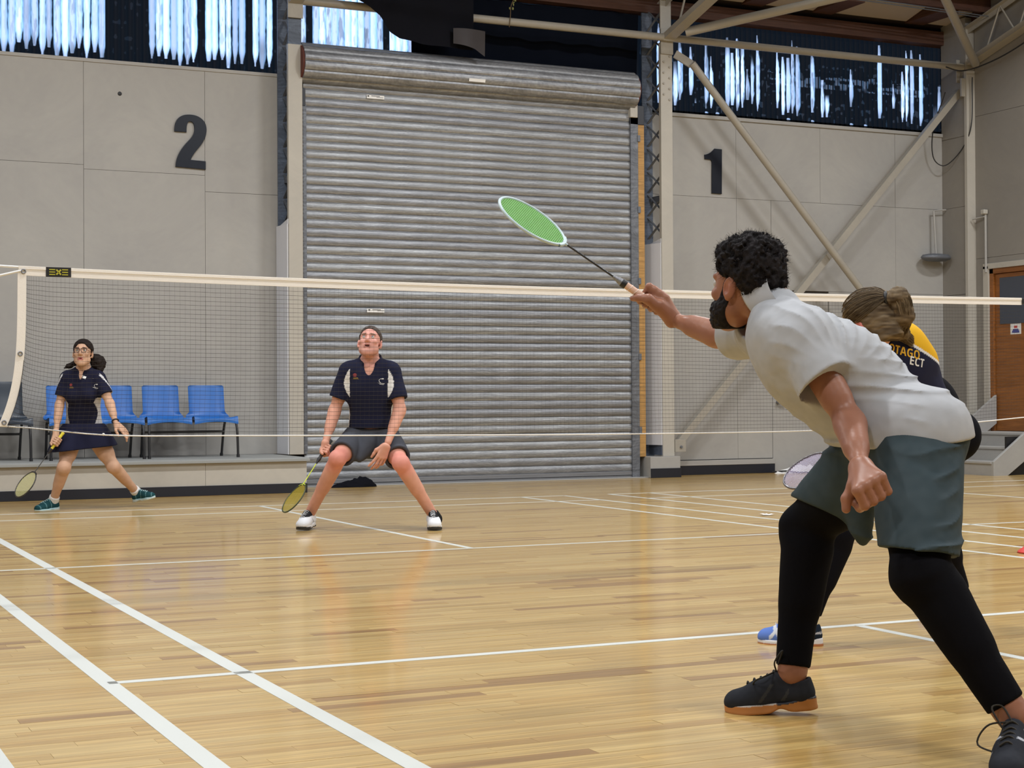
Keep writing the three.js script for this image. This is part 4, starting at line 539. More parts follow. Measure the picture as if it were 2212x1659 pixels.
// ---- shoe: local x side, y up from the sole, z from heel to toe ----
function shoe(person, ank, fwd, up, o) {
  const F = frameFU(fwd, up.clone().addScaledVector(fwd.clone().normalize(), -up.dot(fwd.clone().normalize())).normalize()), L = o.len ?? 0.285, k = L / 0.285, c = loc(ank, F, 0, -(o.ankle ?? 0.105), -0.062 * k), h = o.h ?? 0.004;
  const P = (x, y, z) => V(x * k, y * k, z * k), cn = (a, b, r, q) => S.cone(a, b, r * k, q * k);
  const solid = S.join(0.03 * k, [cn(P(0, 0.05, 0.042), P(0, 0.088, 0.046), 0.034, 0.031), cn(P(0, 0.05, 0.06), P(0.003, 0.047, 0.17), 0.036, 0.038), cn(P(0.004, 0.043, 0.17), P(0.003, 0.036, 0.238), 0.040, 0.031), S.egg(P(0.004, 0.036, 0.222), [0.044 * k, 0.030 * k, 0.052 * k]), cn(P(0, 0.098, 0.098), P(0, 0.064, 0.168), 0.026, 0.026)]);
  const out = (x, z, g) => { const d = S.cone(V(0, 0, 0.040 * k), V(0.005 * k, 0, 0.205 * k), (0.035 + g) * k, (0.046 + g) * k); const e = S.egg(V(0.004 * k, 0, 0.215 * k), [(0.045 + g) * k, 0.05, (0.064 + g) * k]); return smin(d(x, 0, z), e(x, 0, z), 0.02); };
  const lift = (z) => 0.16 * Math.pow(Math.max(0, z - 0.225 * k), 1) + 0.010 * k * Math.exp(-Math.pow((z - 0.11 * k) / (0.022 * k), 2)) * (o.arch ?? 1);
  const topY = (z) => (0.030 + 0.010 * sst(0.10, 0.02, z / k) + 0.006 * sst(0.22, 0.28, z / k)) * k;
  const mouth = S.cone(P(0, 0.115, 0.055), P(0, 0.20, 0.05), 0.040 * k, 0.05 * k);
  const upper = localise(c, F, (x, y, z) => { let d = solid(x, y, z); d = smax(d, topY(z) - 0.012 * k - y, 0.003); d = smax(d, -mouth(x, y, z), 0.008); d -= 0.0016 * Math.sin(y * 520 / k) * sst(0.05, 0.06, y / k) * 0; return d; });
  const sole = localise(c, F, (x, y, z) => { let d = out(x, z, 0.0 + 0.002 * sst(0.02, 0.0, y)); d = smax(d, lift(z) - y, 0.006); return smax(d, y - topY(z), 0.004); });
  const box = boxOf([loc(c, F, -0.06, -0.01, -0.02), loc(c, F, 0.06, 0.15, L + 0.03), loc(c, F, 0.06, -0.01, -0.02), loc(c, F, -0.06, 0.15, L + 0.03), loc(c, F, 0.06, -0.01, L + 0.03), loc(c, F, -0.06, 0.15, -0.02)], 0.015);
  const lp = (x, y, z) => { x -= c.x; y -= c.y; z -= c.z; return [x * F.s.x + y * F.s.y + z * F.s.z, x * F.u.x + y * F.u.y + z * F.u.z, x * F.f.x + y * F.f.y + z * F.f.z]; };
  const um = wear('shoe', mesher(upper, box, h, (x, y, z) => o.upper(...lp(x, y, z))), o.mat ?? clothV, person), sm = wear('sole', mesher(sole, box, h, (x, y, z) => o.sole(...lp(x, y, z), topY(lp(x, y, z)[2]))), rubberV, person, um);
  const lm = std({ color: lin(...(o.lace ?? [0.7, 0.7, 0.7])), roughness: 0.8 }); const g = []; const ys = (z) => { let y = 0.14 * k; while (y > 0.02 && solid(0, y, z) > 0) y -= 0.002; return y; };
  for (let i = 0; i < 5; i++) { const z = (0.115 + i * 0.020) * k, z2 = z + 0.012 * k, w = 0.020 * k; g.push(tube([loc(c, F, -w, ys(z) - 0.008 * k, z2), loc(c, F, 0, ys(z) + 0.003, (z + z2) / 2), loc(c, F, w, ys(z2) - 0.008 * k, z)], 0.0028 * k, 8, 5)); }
  for (const [a, b, q] of o.loops ?? []) g.push(tube([loc(c, F, 0, ys(0.115 * k), 0.115 * k), loc(c, F, ...a), loc(c, F, ...b), loc(c, F, ...q)], 0.0026, 20, 5));
  wear('laces', merge(g), lm, person, um); return { c, F };
}
// ---- racket: butt B, axis A toward the head, face normal N ----
function racket(name, label, Bt, A, N, o) {
  const r = thing(name, label, 'racket', [Bt.x, Bt.y, Bt.z]); A = A.clone().normalize(); N = N.clone().addScaledVector(A, -N.dot(A)).normalize(); const Sd = A.clone().cross(N).normalize();
  const m = new THREE.Matrix4().makeBasis(Sd, A, N); r.quaternion.setFromRotationMatrix(m);
  const grip = [[0.0145, 0], [0.0155, 0.004], [0.0135, 0.02], [0.0128, 0.10], [0.0128, 0.17], [0.0118, 0.178]]; const gripM = part('grip', new THREE.LatheGeometry(grip.map((a) => new THREE.Vector2(...a)), 8), o.grip, r);
  { const w = []; for (let i = 0; i < 7; i++) w.push(new THREE.TorusGeometry(0.0131, 0.0011, 5, 16).rotateX(PI / 2 + 0.35).translate(0, 0.025 + i * 0.022, 0)); part('grip_wrap', merge(w), o.wrap ?? o.grip, gripM); }
  part('grip_collar', new THREE.LatheGeometry([[0.0128, 0.172], [0.0142, 0.174], [0.0142, 0.188], [0.012, 0.190]].map((a) => new THREE.Vector2(...a)), 16), M.black, r); part('cap', new THREE.LatheGeometry([[0.0125, 0.188], [0.0105, 0.20], [0.0048, 0.224]].map((a) => new THREE.Vector2(...a)), 14), o.cap, r);
  part('shaft', bar(V(0, 0.215, 0), V(0, 0.425, 0), 0.0036, 0.0034, 10), o.shaft, r); const cy = 0.545, a = 0.099, b = 0.126, el = (t, q = 0) => V((a + q) * Math.sin(t) * (1 - 0.10 * Math.pow(Math.max(0, -Math.cos(t)), 2)), cy - 0 + (b + q) * Math.cos(t), 0);
  const hoop = []; for (let i = 0; i < 40; i++) hoop.push(el(i / 40 * 2 * PI)); const hg = new THREE.TubeGeometry(new THREE.CatmullRomCurve3(hoop, true), 80, 0.0052, 8, true); const hoopM = part('head_frame', hg, o.frame, r);
  part('throat', merge([bar(V(0, 0.405, 0), V(0, 0.425, 0), 0.0045, 0.006, 10), tube([V(0, 0.416, 0), V(0.02, 0.4185, 0), V(0.04, 0.427, 0)], 0.0056, 8, 8), tube([V(0, 0.416, 0), V(-0.02, 0.4185, 0), V(-0.04, 0.427, 0)], 0.0056, 8, 8)]), o.throat ?? o.frame, r);
  const st = [], pw = o.pitch ?? 0.0085, rad = o.rad ?? 0.0006, inside = (x, y) => { const yy = (y - cy) / b; return Math.abs(yy) < 1 && Math.abs(x) < a * Math.sqrt(1 - yy * yy) * (1 - 0.10 * Math.pow(Math.max(0, -yy), 2)); };
  const sq = (p, q) => bar(p, q, rad, rad, 4, false);
  for (let x = -a + pw / 2; x < a; x += pw) { let y0 = null, y1 = null; for (let y = cy - b; y <= cy + b; y += 0.002) if (inside(x, y)) { y0 ??= y; y1 = y; } if (y0 !== null && y1 - y0 > 0.01) st.push(sq(V(x, y0, 0), V(x, y1, 0))); }
  for (let y = cy - b + pw / 2; y < cy + b; y += pw) { let x1 = 0; for (let x = 0; x < a; x += 0.002) if (inside(x, y)) x1 = x; if (x1 > 0.01) st.push(sq(V(-x1, y, 0.0006), V(x1, y, 0.0006))); }
  const sb = part('string_bed', merge(st), o.string, hoopM); sb.userData.kind = 'stuff'; return r;
}
const skinV = phys({ vertexColors: true, roughness: 0.52, specularIntensity: 0.4 });
const sweatyV = phys({ vertexColors: true, roughness: 0.40, specularIntensity: 0.5 });
const clothV = phys({ vertexColors: true, roughness: 0.9, specularIntensity: 0.3 }), sleekV = phys({ vertexColors: true, roughness: 0.75, specularIntensity: 0.25 }), knitV = phys({ vertexColors: true, roughness: 0.85, specularIntensity: 0.12 }), rubberV = std({ vertexColors: true, roughness: 0.55 }), hairV = phys({ vertexColors: true, roughness: 0.7, specularIntensity: 0.2 });
function eyes(person, c, F, look, iris, sz = 1) { for (const s of [1, -1]) { const p = loc(c, F, 0.032 * s * sz, 0.010 * sz, 0.0785 * sz), g = new THREE.SphereGeometry(0.0122 * sz, 20, 14), q = g.attributes.position, C = new Float32Array(q.count * 3), l = look.clone().normalize(); for (let i = 0; i < q.count; i++) { const d = V(q.getX(i), q.getY(i), q.getZ(i)).normalize().dot(l), a = Math.acos(clamp(d, -1, 1)); const col = a < 0.28 ? [0.005, 0.005, 0.005] : a < 0.62 ? iris : [0.50, 0.47, 0.44]; C.set(col, 3 * i); } g.setAttribute('color', new THREE.BufferAttribute(C, 3)); g.translate(p.x, p.y, p.z); wear('eye', g, std({ vertexColors: true, roughness: 0.15 }), person); } }
// ================= people =================
const CR = V(0.9056, 0, 0.4241), CF = V(0.4241, 0, -0.9056);                 // across the hall from the photographer's seat, and away
const dir = (r, u, f) => CR.clone().multiplyScalar(r).addScaledVector(CF, f).add(V(0, u, 0)).normalize();
function person(label, hips) { const p = new THREE.Group(); p.name = numbered('person'); p.position.set(hips.x, 0, hips.z); scene.add(p); return tag(p, label, 'person'); }
function stick(field, O, Rv, Uv, N, geo, lift = 0.0015) { // lay a flat print on a garment
  const g = geo.index ? geo.toNonIndexed() : geo, p = g.attributes.position; for (let i = 0; i < p.count; i++) { const q = O.clone().addScaledVector(Rv, p.getX(i)).addScaledVector(Uv, p.getY(i)).addScaledVector(N, 0.12); for (let k = 0; k < 60; k++) { const d = field(q.x, q.y, q.z); if (d < lift) break; q.addScaledVector(N, -Math.max(d * 0.6, 0.0006)); } p.setXYZ(i, q.x, q.y, q.z); } g.computeVertexNormals(); return g; }
const fineShape = (txt, size) => { const sh = fontBold.generateShapes(txt, size), g = new THREE.ShapeGeometry(sh, 5); return g; };
const skinTone = (base, blotch, f) => (x, y, z) => { const n = 0.06 * noise(x * 40, y * 40, z * 40) + blotch * noise(x * 9, y * 9, z * 9); const c = f ? f(x, y, z) : base; return [c[0] * (1 + n), c[1] * (1 + n * 1.3), c[2] * (1 + n * 1.3)]; };
const mixc = (a, b, t) => [mix(a[0], b[0], t), mix(a[1], b[1], t), mix(a[2], b[2], t)];
const relLoc = (c, F, x, y, z) => { x -= c.x; y -= c.y; z -= c.z; return [x * F.s.x + y * F.s.y + z * F.s.z, x * F.u.x + y * F.u.y + z * F.u.z, x * F.f.x + y * F.f.y + z * F.f.z]; };
function strand(pts, r0, r1, seg) { // thin three-sided hair strand
  const c = new THREE.CatmullRomCurve3(pts), P = [], I = []; for (let i = 0; i <= seg; i++) { const t = i / seg, p = c.getPoint(t), d = c.getTangent(t), a = Math.abs(d.y) < 0.9 ? V(0, 1, 0) : V(1, 0, 0), n1 = d.clone().cross(a).normalize(), n2 = d.clone().cross(n1), r = mix(r0, r1, t); for (let k = 0; k < 3; k++) { const w = k * 2.0944; const v = p.clone().addScaledVector(n1, Math.cos(w) * r).addScaledVector(n2, Math.sin(w) * r); P.push(v.x, v.y, v.z); if (i) { const b = (i - 1) * 3, e = i * 3, k2 = (k + 1) % 3; I.push(b + k, e + k2, b + k2, b + k, e + k, e + k2); } } }
  const g = new THREE.BufferGeometry(); g.setAttribute('position', new THREE.Float32BufferAttribute(P, 3)); g.setIndex(I); g.computeVertexNormals(); return g; }
const paint = (g, c) => { const n = g.attributes.position.count, C = new Float32Array(n * 3); for (let i = 0; i < n; i++) C.set(c, 3 * i); g.setAttribute('color', new THREE.BufferAttribute(C, 3)); return g; };
const headPts = (c, F, s = 0.2) => [loc(c, F, -s * 0.62, -s * 0.7, -s * 0.75), loc(c, F, s * 0.62, s * 0.8, s * 0.75), loc(c, F, s * 0.62, -s * 0.7, s * 0.75), loc(c, F, -s * 0.62, s * 0.8, -s * 0.75)];

// ---------- man in the white polo, nearest ----------
{
  const j = { hipL: V(-1.204, 0.813, 3.840), hipR: V(-1.167, 0.795, 3.658), shL: V(-1.459, 1.094, 3.679), shR: V(-1.368, 1.137, 3.347), neck: V(-1.416, 1.208, 3.458), elL: V(-1.412, 0.870, 3.820), wrL: V(-1.495, 0.752, 3.979), elR: V(-1.328, 1.139, 3.034), wrR: V(-1.380, 1.197, 2.834), knL: V(-1.360, 0.475, 4.050), anL: V(-1.220, 0.127, 4.233), knR: V(-1.243, 0.543, 3.377), anR: V(-1.328, 0.126, 3.421) };
  const p = person('man in the white polo shirt and black leggings lunging with his racket stretched out', j.hipL.clone().lerp(j.hipR, 0.5)); const B = bodyRig(j, { leg: 1.2, arm: 0.88, mass: 1.03 }), mid = B.mid;
  const HC = V(-1.466, 1.266, 3.390), HF = frameFU(dir(-0.66, 0.06, 0.74), V(0, 1, 0).addScaledVector(CR, -0.06)), HD = headField(1.0);
  const skin = [0.30, 0.135, 0.085];
  // body, head, hands
  const neck = S.cone(loc(HC, HF, 0, -0.03, -0.035), j.neck, 0.058, 0.066);
  const bodyF = S.join(0.03, [...B.torso, ...B.trap, neck, ...B.armL, ...B.armR, ...B.legL, ...B.legR]);
  const headF = localise(HC, HF, HD), headJ = (x, y, z) => smin(headF(x, y, z), neck(x, y, z), 0.02);
  const handL = gripField(j.wrL, V(-1.511, 0.689, 4.026), dir(-0.84, -0.45, -0.25), 0.014, -1, 1.22, dir(-0.35, 0.8, -0.25));
  const RB = V(-1.397, 1.212, 2.837), RT = V(-1.901, 1.596, 2.605), RA = RT.clone().sub(RB).normalize(), RG = RB.clone().addScaledVector(RA, 0.075);
  const handR = gripField(j.wrR, RG, RA, 0.0135, 1, 1.05, dir(0.5, 0.45, -0.7));
  const col = skinTone(skin, 0.05, (x, y, z) => { const [a, b, c] = relLoc(HC, HF, x, y, z); let q = skin; if (Math.abs(a) < 0.12 && Math.abs(b) < 0.16 && Math.abs(c) < 0.16) { q = mixc(skin, [0.42, 0.17, 0.12], 0.6 * sst(0.068, 0.085, Math.abs(a)) * sst(0.05, 0.0, Math.abs(b + 0.005))); if (c > 0.07 && b > 0.028 && b < 0.044 && Math.abs(a) > 0.012 && Math.abs(a) < 0.05) q = [0.03, 0.02, 0.015]; } return q; });
  const bodyPts = Object.values(j); const cutHead = S.cut(bodyF, [S.half(loc(HC, HF, 0, -0.055, 0), HF.u)], 0.004);
  const geo = merge([mesher(cutHead, boxOf(bodyPts, 0.16), 0.0085, col), mesher(S.cut(headJ, [S.half(j.neck, B.up.clone().negate())], 0.004), boxOf([...headPts(HC, HF), j.neck], 0.03), 0.0034, col), mesher(handL.f, boxOf(handL.pts, 0.03), 0.003, col), mesher(handR.f, boxOf(handR.pts, 0.03), 0.003, col)]);
  wear('body', geo, sweatyV, p);
  eyes(p, HC, HF, HF.f.clone().add(V(0, 0.3, 0)), [0.05, 0.025, 0.012]);
  // hair and beard
  const hairline = (a, b, c) => { let h = c > 0.02 ? mix(0.030, 0.098, sst(0.02, 0.085, c)) : c > -0.035 ? mix(0.012, 0.030, sst(-0.035, 0.02, c)) + (Math.abs(a) > 0.06 && c < 0.0 ? 0.01 : 0) : mix(-0.072, 0.012, sst(-0.062, -0.030, c)); return h; };
  const hairLocal = (a, b, c) => { const n = 0.011 * noise(a * 75, b * 75, c * 75) + 0.006 * noise(a * 170, b * 170, c * 170); const th = 0.011 + 0.014 * sst(0.06, 0.13, b) + 0.006 * sst(0.0, -0.08, c); let d = HD.cran(a, b, c) - th * sst(-0.09, 0.01, b) - 0.002 - n; return smax(d, (hairline(a, b, c) - b) * 0.75 + n * 0.6, 0.012); };
  const hairBox = boxOf([loc(HC, HF, -0.14, -0.12, -0.17), loc(HC, HF, 0.14, 0.19, 0.14), loc(HC, HF, 0.14, -0.12, 0.14), loc(HC, HF, -0.14, 0.19, -0.17)], 0.02);
  const hairCol = (x, y, z) => { const n = 0.5 + 0.5 * noise(x * 120, y * 120, z * 120); return [0.010 + 0.014 * n, 0.009 + 0.011 * n, 0.010 + 0.011 * n]; };
  const hf = localise(HC, HF, hairLocal), hairGeo = mesher(hf, hairBox, 0.0034, hairCol, 4);
  { const r = rng(91), st = [], ps = hairGeo.attributes.position, nn = hairGeo.attributes.normal; for (let i = 0; i < 5200; i++) { const k = Math.floor(r() * ps.count), a = V(ps.getX(k), ps.getY(k), ps.getZ(k)), n = V(nn.getX(k), nn.getY(k), nn.getZ(k)), t = V(r() - 0.5, r() - 0.5, r() - 0.5); const L = 0.004 + r() * 0.008, m1 = a.clone().addScaledVector(n, L * 0.6).addScaledVector(t, L * 0.7), e = a.clone().addScaledVector(n, L).addScaledVector(t, L * 1.6); st.push(strand([a.addScaledVector(n, -0.003), m1, e], 0.0004, 0.00015, 3)); } wear('hair', merge([hairGeo, paint(merge(st), [0.014, 0.012, 0.012])]), hairV, p); }
  const beardLocal = (a, b, c) => { const n = 0.004 * noise(a * 130, b * 130, c * 130) + 0.002 * noise(a * 300, b * 300, c * 300); const low = sst(-0.02, -0.075, b), th = 0.004 + 0.013 * low * sst(0.0, 0.05, c); let d = HD.mass(a, b, c) - th - n; const side = (b + 0.012 - 0.75 * Math.max(0, 0.045 - c) * 0.0) ; const up = c > 0.055 ? -0.040 : mix(0.03, -0.040, sst(0.002, 0.055, c)); d = smax(d, b - up + n, 0.01); d = smax(d, -(b + 0.125), 0.006); d = smax(d, -(c - (0.0 + 0.35 * Math.max(0, -0.04 - b))) , 0.008); const lips = S.egg(V(0, -0.065, 0.10), [0.026, 0.016, 0.03])(a, b, c); return smax(d, -lips, 0.006); };
  wear('beard', mesher(localise(HC, HF, beardLocal), boxOf(headPts(HC, HF), 0.0), 0.003, hairCol, 4), hairV, p);
  // white polo
  const aL = j.elL.clone().sub(j.shL).normalize(), aR = j.elR.clone().sub(j.shR).normalize(); const eL = V(-1.453, 0.974, 3.758), eR = j.shR.clone().addScaledVector(aR, 0.185);
  const FT = B.FT; const sag = loc(B.waist, B.FW, 0, 0.08, 0.050);
  const wrinkle = (x, y, z) => { const [a, b, c] = relLoc(B.chest, FT, x, y, z); const q = relLoc(j.shL, FT, x, y, z), ang = Math.atan2(q[1] + 0.13, -q[2] + 0.02), rad = Math.hypot(q[1] + 0.13, q[2]); const back = sst(0.03, -0.05, c), lowr = sst(0.05, -0.25, b);
    const sharp = (s) => 1 - 2 * Math.pow(Math.abs(Math.sin(s)), 0.7); const fan = sharp(ang * 14 + 2.4 * noise(x * 8, y * 8, z * 8)) * sst(0.05, 0.12, rad) * sst(0.34, 0.14, rad) * sst(0.16, 0.0, Math.abs(q[0] + 0.02)); const band = sharp(y * 78 + 2.2 * noise(x * 5, y * 5, z * 5)) * sst(-0.25, 0.3, noise(x * 6 + 3, y * 9, z * 6)); return 0.0062 * fan * sst(0.10, 0.0, c) * sst(-0.6, 0.1, noise(x * 7 + 5, y * 7, z * 7)) + 0.0065 * band * lowr + 0.005 * fbm(x * 12, y * 12, z * 12, 3); };
  const shirtBase = S.join(0.05, [S.egg(B.chest, [0.180, 0.225, 0.136], FT), S.egg(loc(B.waist, B.FW, 0, 0.03, -0.030), [0.172, 0.25, 0.146], B.FW), S.egg(B.hips.clone().addScaledVector(B.up, 0.01), [0.200, 0.19, 0.160], B.FP), S.ball(j.hipL.clone().addScaledVector(B.FP.f, -0.04), 0.128), S.ball(j.hipR.clone().addScaledVector(B.FP.f, -0.04), 0.128), S.ball(j.hipL, 0.136), S.ball(j.hipR, 0.136), S.egg(sag, [0.11, 0.16, 0.075], B.FW), S.cone(mid(j.shL, B.sh, 0.2), mid(j.shR, B.sh, 0.2), 0.082, 0.082), S.cone(mid(j.neck, B.sh, 0.1), mid(j.shL, B.sh, 0.2), 0.060, 0.060), S.cone(mid(j.neck, B.sh, 0.1), mid(j.shR, B.sh, 0.2), 0.060, 0.060)]);
  const slv = (s, e, a, r0, r1) => S.cut(S.join(0.03, [S.ball(s, r0), S.cone(s, e.clone().addScaledVector(a, 0.03), r0, r1)]), [S.half(e, a)], 0.006), cav = (e, a, r) => S.cone(e.clone().addScaledVector(a, -0.10), e.clone().addScaledVector(a, 0.08), r * 0.5, r * 1.02);
  const hemN = dir(0.10, -1, 0.05), hemP = V(-1.152, 0.817, 3.776); const neckHole = S.cone(j.neck.clone().addScaledVector(B.up, 0.0), loc(HC, HF, 0, -0.06, -0.02), 0.068, 0.088);
  const shirtF0 = (x, y, z) => shirtBase(x, y, z), sL = slv(j.shL, eL, eL.clone().sub(j.shL).normalize().add(dir(0.25, 0.1, 0).multiplyScalar(0.25)).normalize(), 0.080, 0.084), sR = slv(j.shR, eR, aR, 0.074, 0.084);
  const shirtF = (x, y, z) => { let d = smin(shirtF0(x, y, z), sL(x, y, z), 0.035); d = smin(d, sR(x, y, z), 0.035); d -= wrinkle(x, y, z); d = smax(d, cutHem(x, y, z), 0.006); d = smax(d, -cL(x, y, z), 0.006); d = smax(d, -cR(x, y, z), 0.006); d = smax(d, -neckHole(x, y, z), 0.006); return d; };
  const cutHem = S.half(hemP, hemN.clone()), cL = cav(eL.clone().addScaledVector(dir(-1, -0.3, 0), 0.012), aL, 0.074), cR = cav(eR, aR, 0.078);
  const white = (x, y, z) => { const n = 0.02 * noise(x * 60, y * 60, z * 60); return [0.405 + n, 0.415 + n, 0.435 + n]; };
  const shirtM = wear('polo_shirt', mesher(shirtF, boxOf([j.shL, j.shR, eL, eR, B.hips, j.neck, sag], 0.30), 0.0046, white), clothV, p);
  { // folded collar standing round the neck
    const ax = loc(HC, HF, 0, -0.06, -0.03).sub(j.neck).normalize(), ring = (t, r, h) => { const F = frameFU(B.FT.f.clone().addScaledVector(ax, -B.FT.f.dot(ax)), ax); return j.neck.clone().addScaledVector(F.f, Math.cos(t) * r).addScaledVector(F.s, Math.sin(t) * r).addScaledVector(ax, h); };
    const P = [], I = [], n = 56, rows = [[0.072, -0.005], [0.073, 0.040], [0.077, 0.048], [0.083, 0.042], [0.096, 0.004], [0.106, -0.036]]; for (let i = 0; i <= n; i++) { const t = 0.28 + (2 * PI - 0.56) * i / n, fr = Math.pow(Math.abs(Math.cos(t / 2)), 6); rows.forEach(([r, h], k) => { const tip = k >= 4 ? fr * (k - 3) * 0.022 : 0; const v = ring(t, r * (1 - 0.04 * fr), h + 0.012 + 0.014 * (1 - fr) - tip - 0.050 * fr).addScaledVector(CR, -0.006); P.push(v.x, v.y, v.z); if (i && k) { const m = rows.length, a = (i - 1) * m + k - 1, b = a + 1, c = i * m + k - 1, d = c + 1; I.push(a, b, d, a, d, c); } }); }
    const g = new THREE.BufferGeometry(); g.setAttribute('position', new THREE.Float32BufferAttribute(P, 3)); g.setIndex(I); g.computeVertexNormals(); wear('collar', g, std({ color: lin(0.43, 0.44, 0.465), roughness: 0.85, side: THREE.DoubleSide }), p, shirtM); }
  // shorts
  const dL = j.knL.clone().sub(j.hipL).normalize(), dR = j.knR.clone().sub(j.hipR).normalize(), hL = mid(j.hipL, j.knL, 0.80), hR = mid(j.hipR, j.knR, 0.80);
  const legCut = (h, k, e, d, r0, r1) => S.cut(S.cone(h, e.clone().addScaledVector(d, 0.05), r0, r1), [S.half(e, d.clone())], 0.005);
  const shW = (x, y, z) => 0.006 * (1 - 2 * Math.pow(Math.abs(Math.sin(y * 46 + 2.5 * noise(x * 6, y * 8, z * 6))), 0.7)) * sst(0.0, 0.5, noise(x * 8, y * 6, z * 8)) + 0.004 + 0.003 * fbm(x * 12, y * 12, z * 12, 3);
  const shA = S.join(0.035, [S.egg(B.hips.clone().addScaledVector(B.FP.u, 0.0), [0.182, 0.155, 0.140], B.FP), S.ball(j.hipL.clone().addScaledVector(B.FP.f, -0.05), 0.112), S.ball(j.hipR.clone().addScaledVector(B.FP.f, -0.05), 0.112)]), nL = dir(-0.17, -1, -0.1), nR = dir(-0.42, -0.90, 0.0), shL_ = S.cut(S.cone(j.hipL, j.knL.clone().addScaledVector(dL, 0.02), 0.128, 0.096), [S.half(V(-1.321, 0.528, 3.970), nL)], 0.004), shR_ = S.cut(S.cone(j.hipR, j.knR.clone().addScaledVector(dR, 0.02), 0.122, 0.094), [S.half(V(-1.213, 0.598, 3.436), nR)], 0.004);
  const drape = S.egg(V(-1.222, 0.609, 3.608), [0.036, 0.102, 0.042], frame(dir(1, 0.12, 0), dir(-0.12, 1, 0)));
  const topCut = S.half(V(-1.156, 0.841, 3.774), dir(0.0, 1, 0)), cavL = S.cone(mid(j.hipL, j.knL, 0.62), mid(j.hipL, j.knL, 1.0), 0.05, 0.088), cavR = S.cone(mid(j.hipR, j.knR, 0.60), mid(j.hipR, j.knR, 1.0), 0.05, 0.088);
  const shortsF = (x, y, z) => { let d = smin(shA(x, y, z), shL_(x, y, z), 0.03); d = smin(d, shR_(x, y, z), 0.03); d = smin(d, drape(x, y, z), 0.03); d -= Math.max(shW(x, y, z), 0); d = smax(d, topCut(x, y, z), 0.005); d = smax(d, -cavL(x, y, z), 0.005); return smax(d, -cavR(x, y, z), 0.005); };
  wear('shorts', mesher(shortsF, boxOf([j.hipL, j.hipR, hL, hR, V(-1.279, 0.536, 3.647)], 0.19), 0.0052, (x, y, z) => { const n = 0.006 * noise(x * 50, y * 50, z * 50); return [0.040 + n, 0.058 + n, 0.066 + n]; }), sleekV, p);
  { // piping and stitch line near the hem of the near leg
    const q = (a, b, d) => [a, b, d]; }
  // leggings
  for (const [h, k, a, F] of [[j.hipL, j.knL, j.anL, B.legL], [j.hipR, j.knR, j.anR, B.legR]]) { const d1 = k.clone().sub(h).normalize(), d2 = a.clone().sub(k).normalize(), e0 = mid(h, k, 0.5), e1 = mid(k, a, a === j.anR ? 0.965 : 0.925); const base = S.join(0.03, F), f = (x, y, z) => { let d = base(x, y, z) - 0.006 - 0.0022 * Math.sin(y * 110 + 4 * noise(x * 9, y * 9, z * 9)) * sst(0.12, 0.03, Math.hypot(x - k.x, y - k.y, z - k.z)) - 0.0015 * fbm(x * 20, y * 20, z * 20, 2); d = smax(d, -((x - e0.x) * d1.x + (y - e0.y) * d1.y + (z - e0.z) * d1.z), 0.004); return smax(d, (x - e1.x) * d2.x + (y - e1.y) * d2.y + (z - e1.z) * d2.z, 0.004); }; wear('legging', mesher(f, boxOf([e0, k, e1], 0.13), 0.0062, () => [0.0045, 0.0045, 0.006]), knitV, p); }
  // shoes
  const shoeUp = (x, y, z) => { const n = 0.5 + 0.5 * noise(x * 90, y * 90, z * 90); let c = [0.020 + 0.006 * n, 0.022 + 0.006 * n, 0.028 + 0.007 * n]; if (Math.abs(Math.sin((z + y * 0.8) * 48)) < 0.28 && z > 0.08 && z < 0.19 && y > 0.035 && y < 0.085) c = [0.045, 0.045, 0.045]; return c; };
  const shoeSole = (x, y, z, t) => z < 0.12 ? (y > t - 0.006 ? [0.02, 0.02, 0.025] : [0.42, 0.16, 0.03]) : y > t - 0.004 ? [0.55, 0.5, 0.45] : [0.50, 0.20, 0.055];
  shoe(p, V(-1.323, 0.124, 3.423), dir(-0.96, -0.10, 0.24), V(0, 1, 0), { len: 0.285, ankle: 0.112, h: 0.0034, lace: [0.015, 0.014, 0.012], upper: shoeUp, sole: shoeSole, arch: 1.2, loops: [[[0.05, 0.155, 0.11], [0.05, 0.185, 0.085], [0.02, 0.14, 0.105]], [[0.045, 0.11, 0.15], [0.04, 0.10, 0.175], [0.01, 0.075, 0.19]]] });
  const stripeUp = (x, y, z) => { let c = shoeUp(x, y, z); const q = Math.sin((z * 1.0 - y * 0.9) * 95); if (Math.abs(x) > 0.018 && q > 0.80 && z > 0.07 && z < 0.20 && y > 0.03 && y < 0.10) c = [0.42, 0.43, 0.47]; return c; };
  shoe(p, V(-1.228, 0.123, 4.252), dir(-0.42, -0.10, -0.90), V(0, 1, 0), { len: 0.285, ankle: 0.112, h: 0.0036, lace: [0.02, 0.016, 0.01], upper: stripeUp, sole: shoeSole, loops: [[[-0.06, 0.105, 0.12], [-0.085, 0.06, 0.13], [-0.03, 0.05, 0.17]], [[-0.03, 0.15, 0.09], [-0.05, 0.15, 0.11], [-0.02, 0.10, 0.13]]] });
  const carbon = std({ color: lin(0.02, 0.021, 0.024), roughness: 0.25 }), pale = std({ color: lin(0.50, 0.62, 0.66), roughness: 0.4 });
  racket('badminton_racket', 'racket with bright green strings and pale frame held out in front of the roller shutter', RB, RA, dir(0.50, 0.72, -0.47), { grip: std({ color: lin(0.75, 0.50, 0.38), roughness: 0.8 }), wrap: std({ color: lin(0.80, 0.70, 0.62), roughness: 0.8 }), cap: M.galv, shaft: carbon, frame: pale, throat: pale, string: std({ color: lin(0.20, 0.50, 0.15), roughness: 0.5 }), pitch: 0.0062, rad: 0.00125 });
}
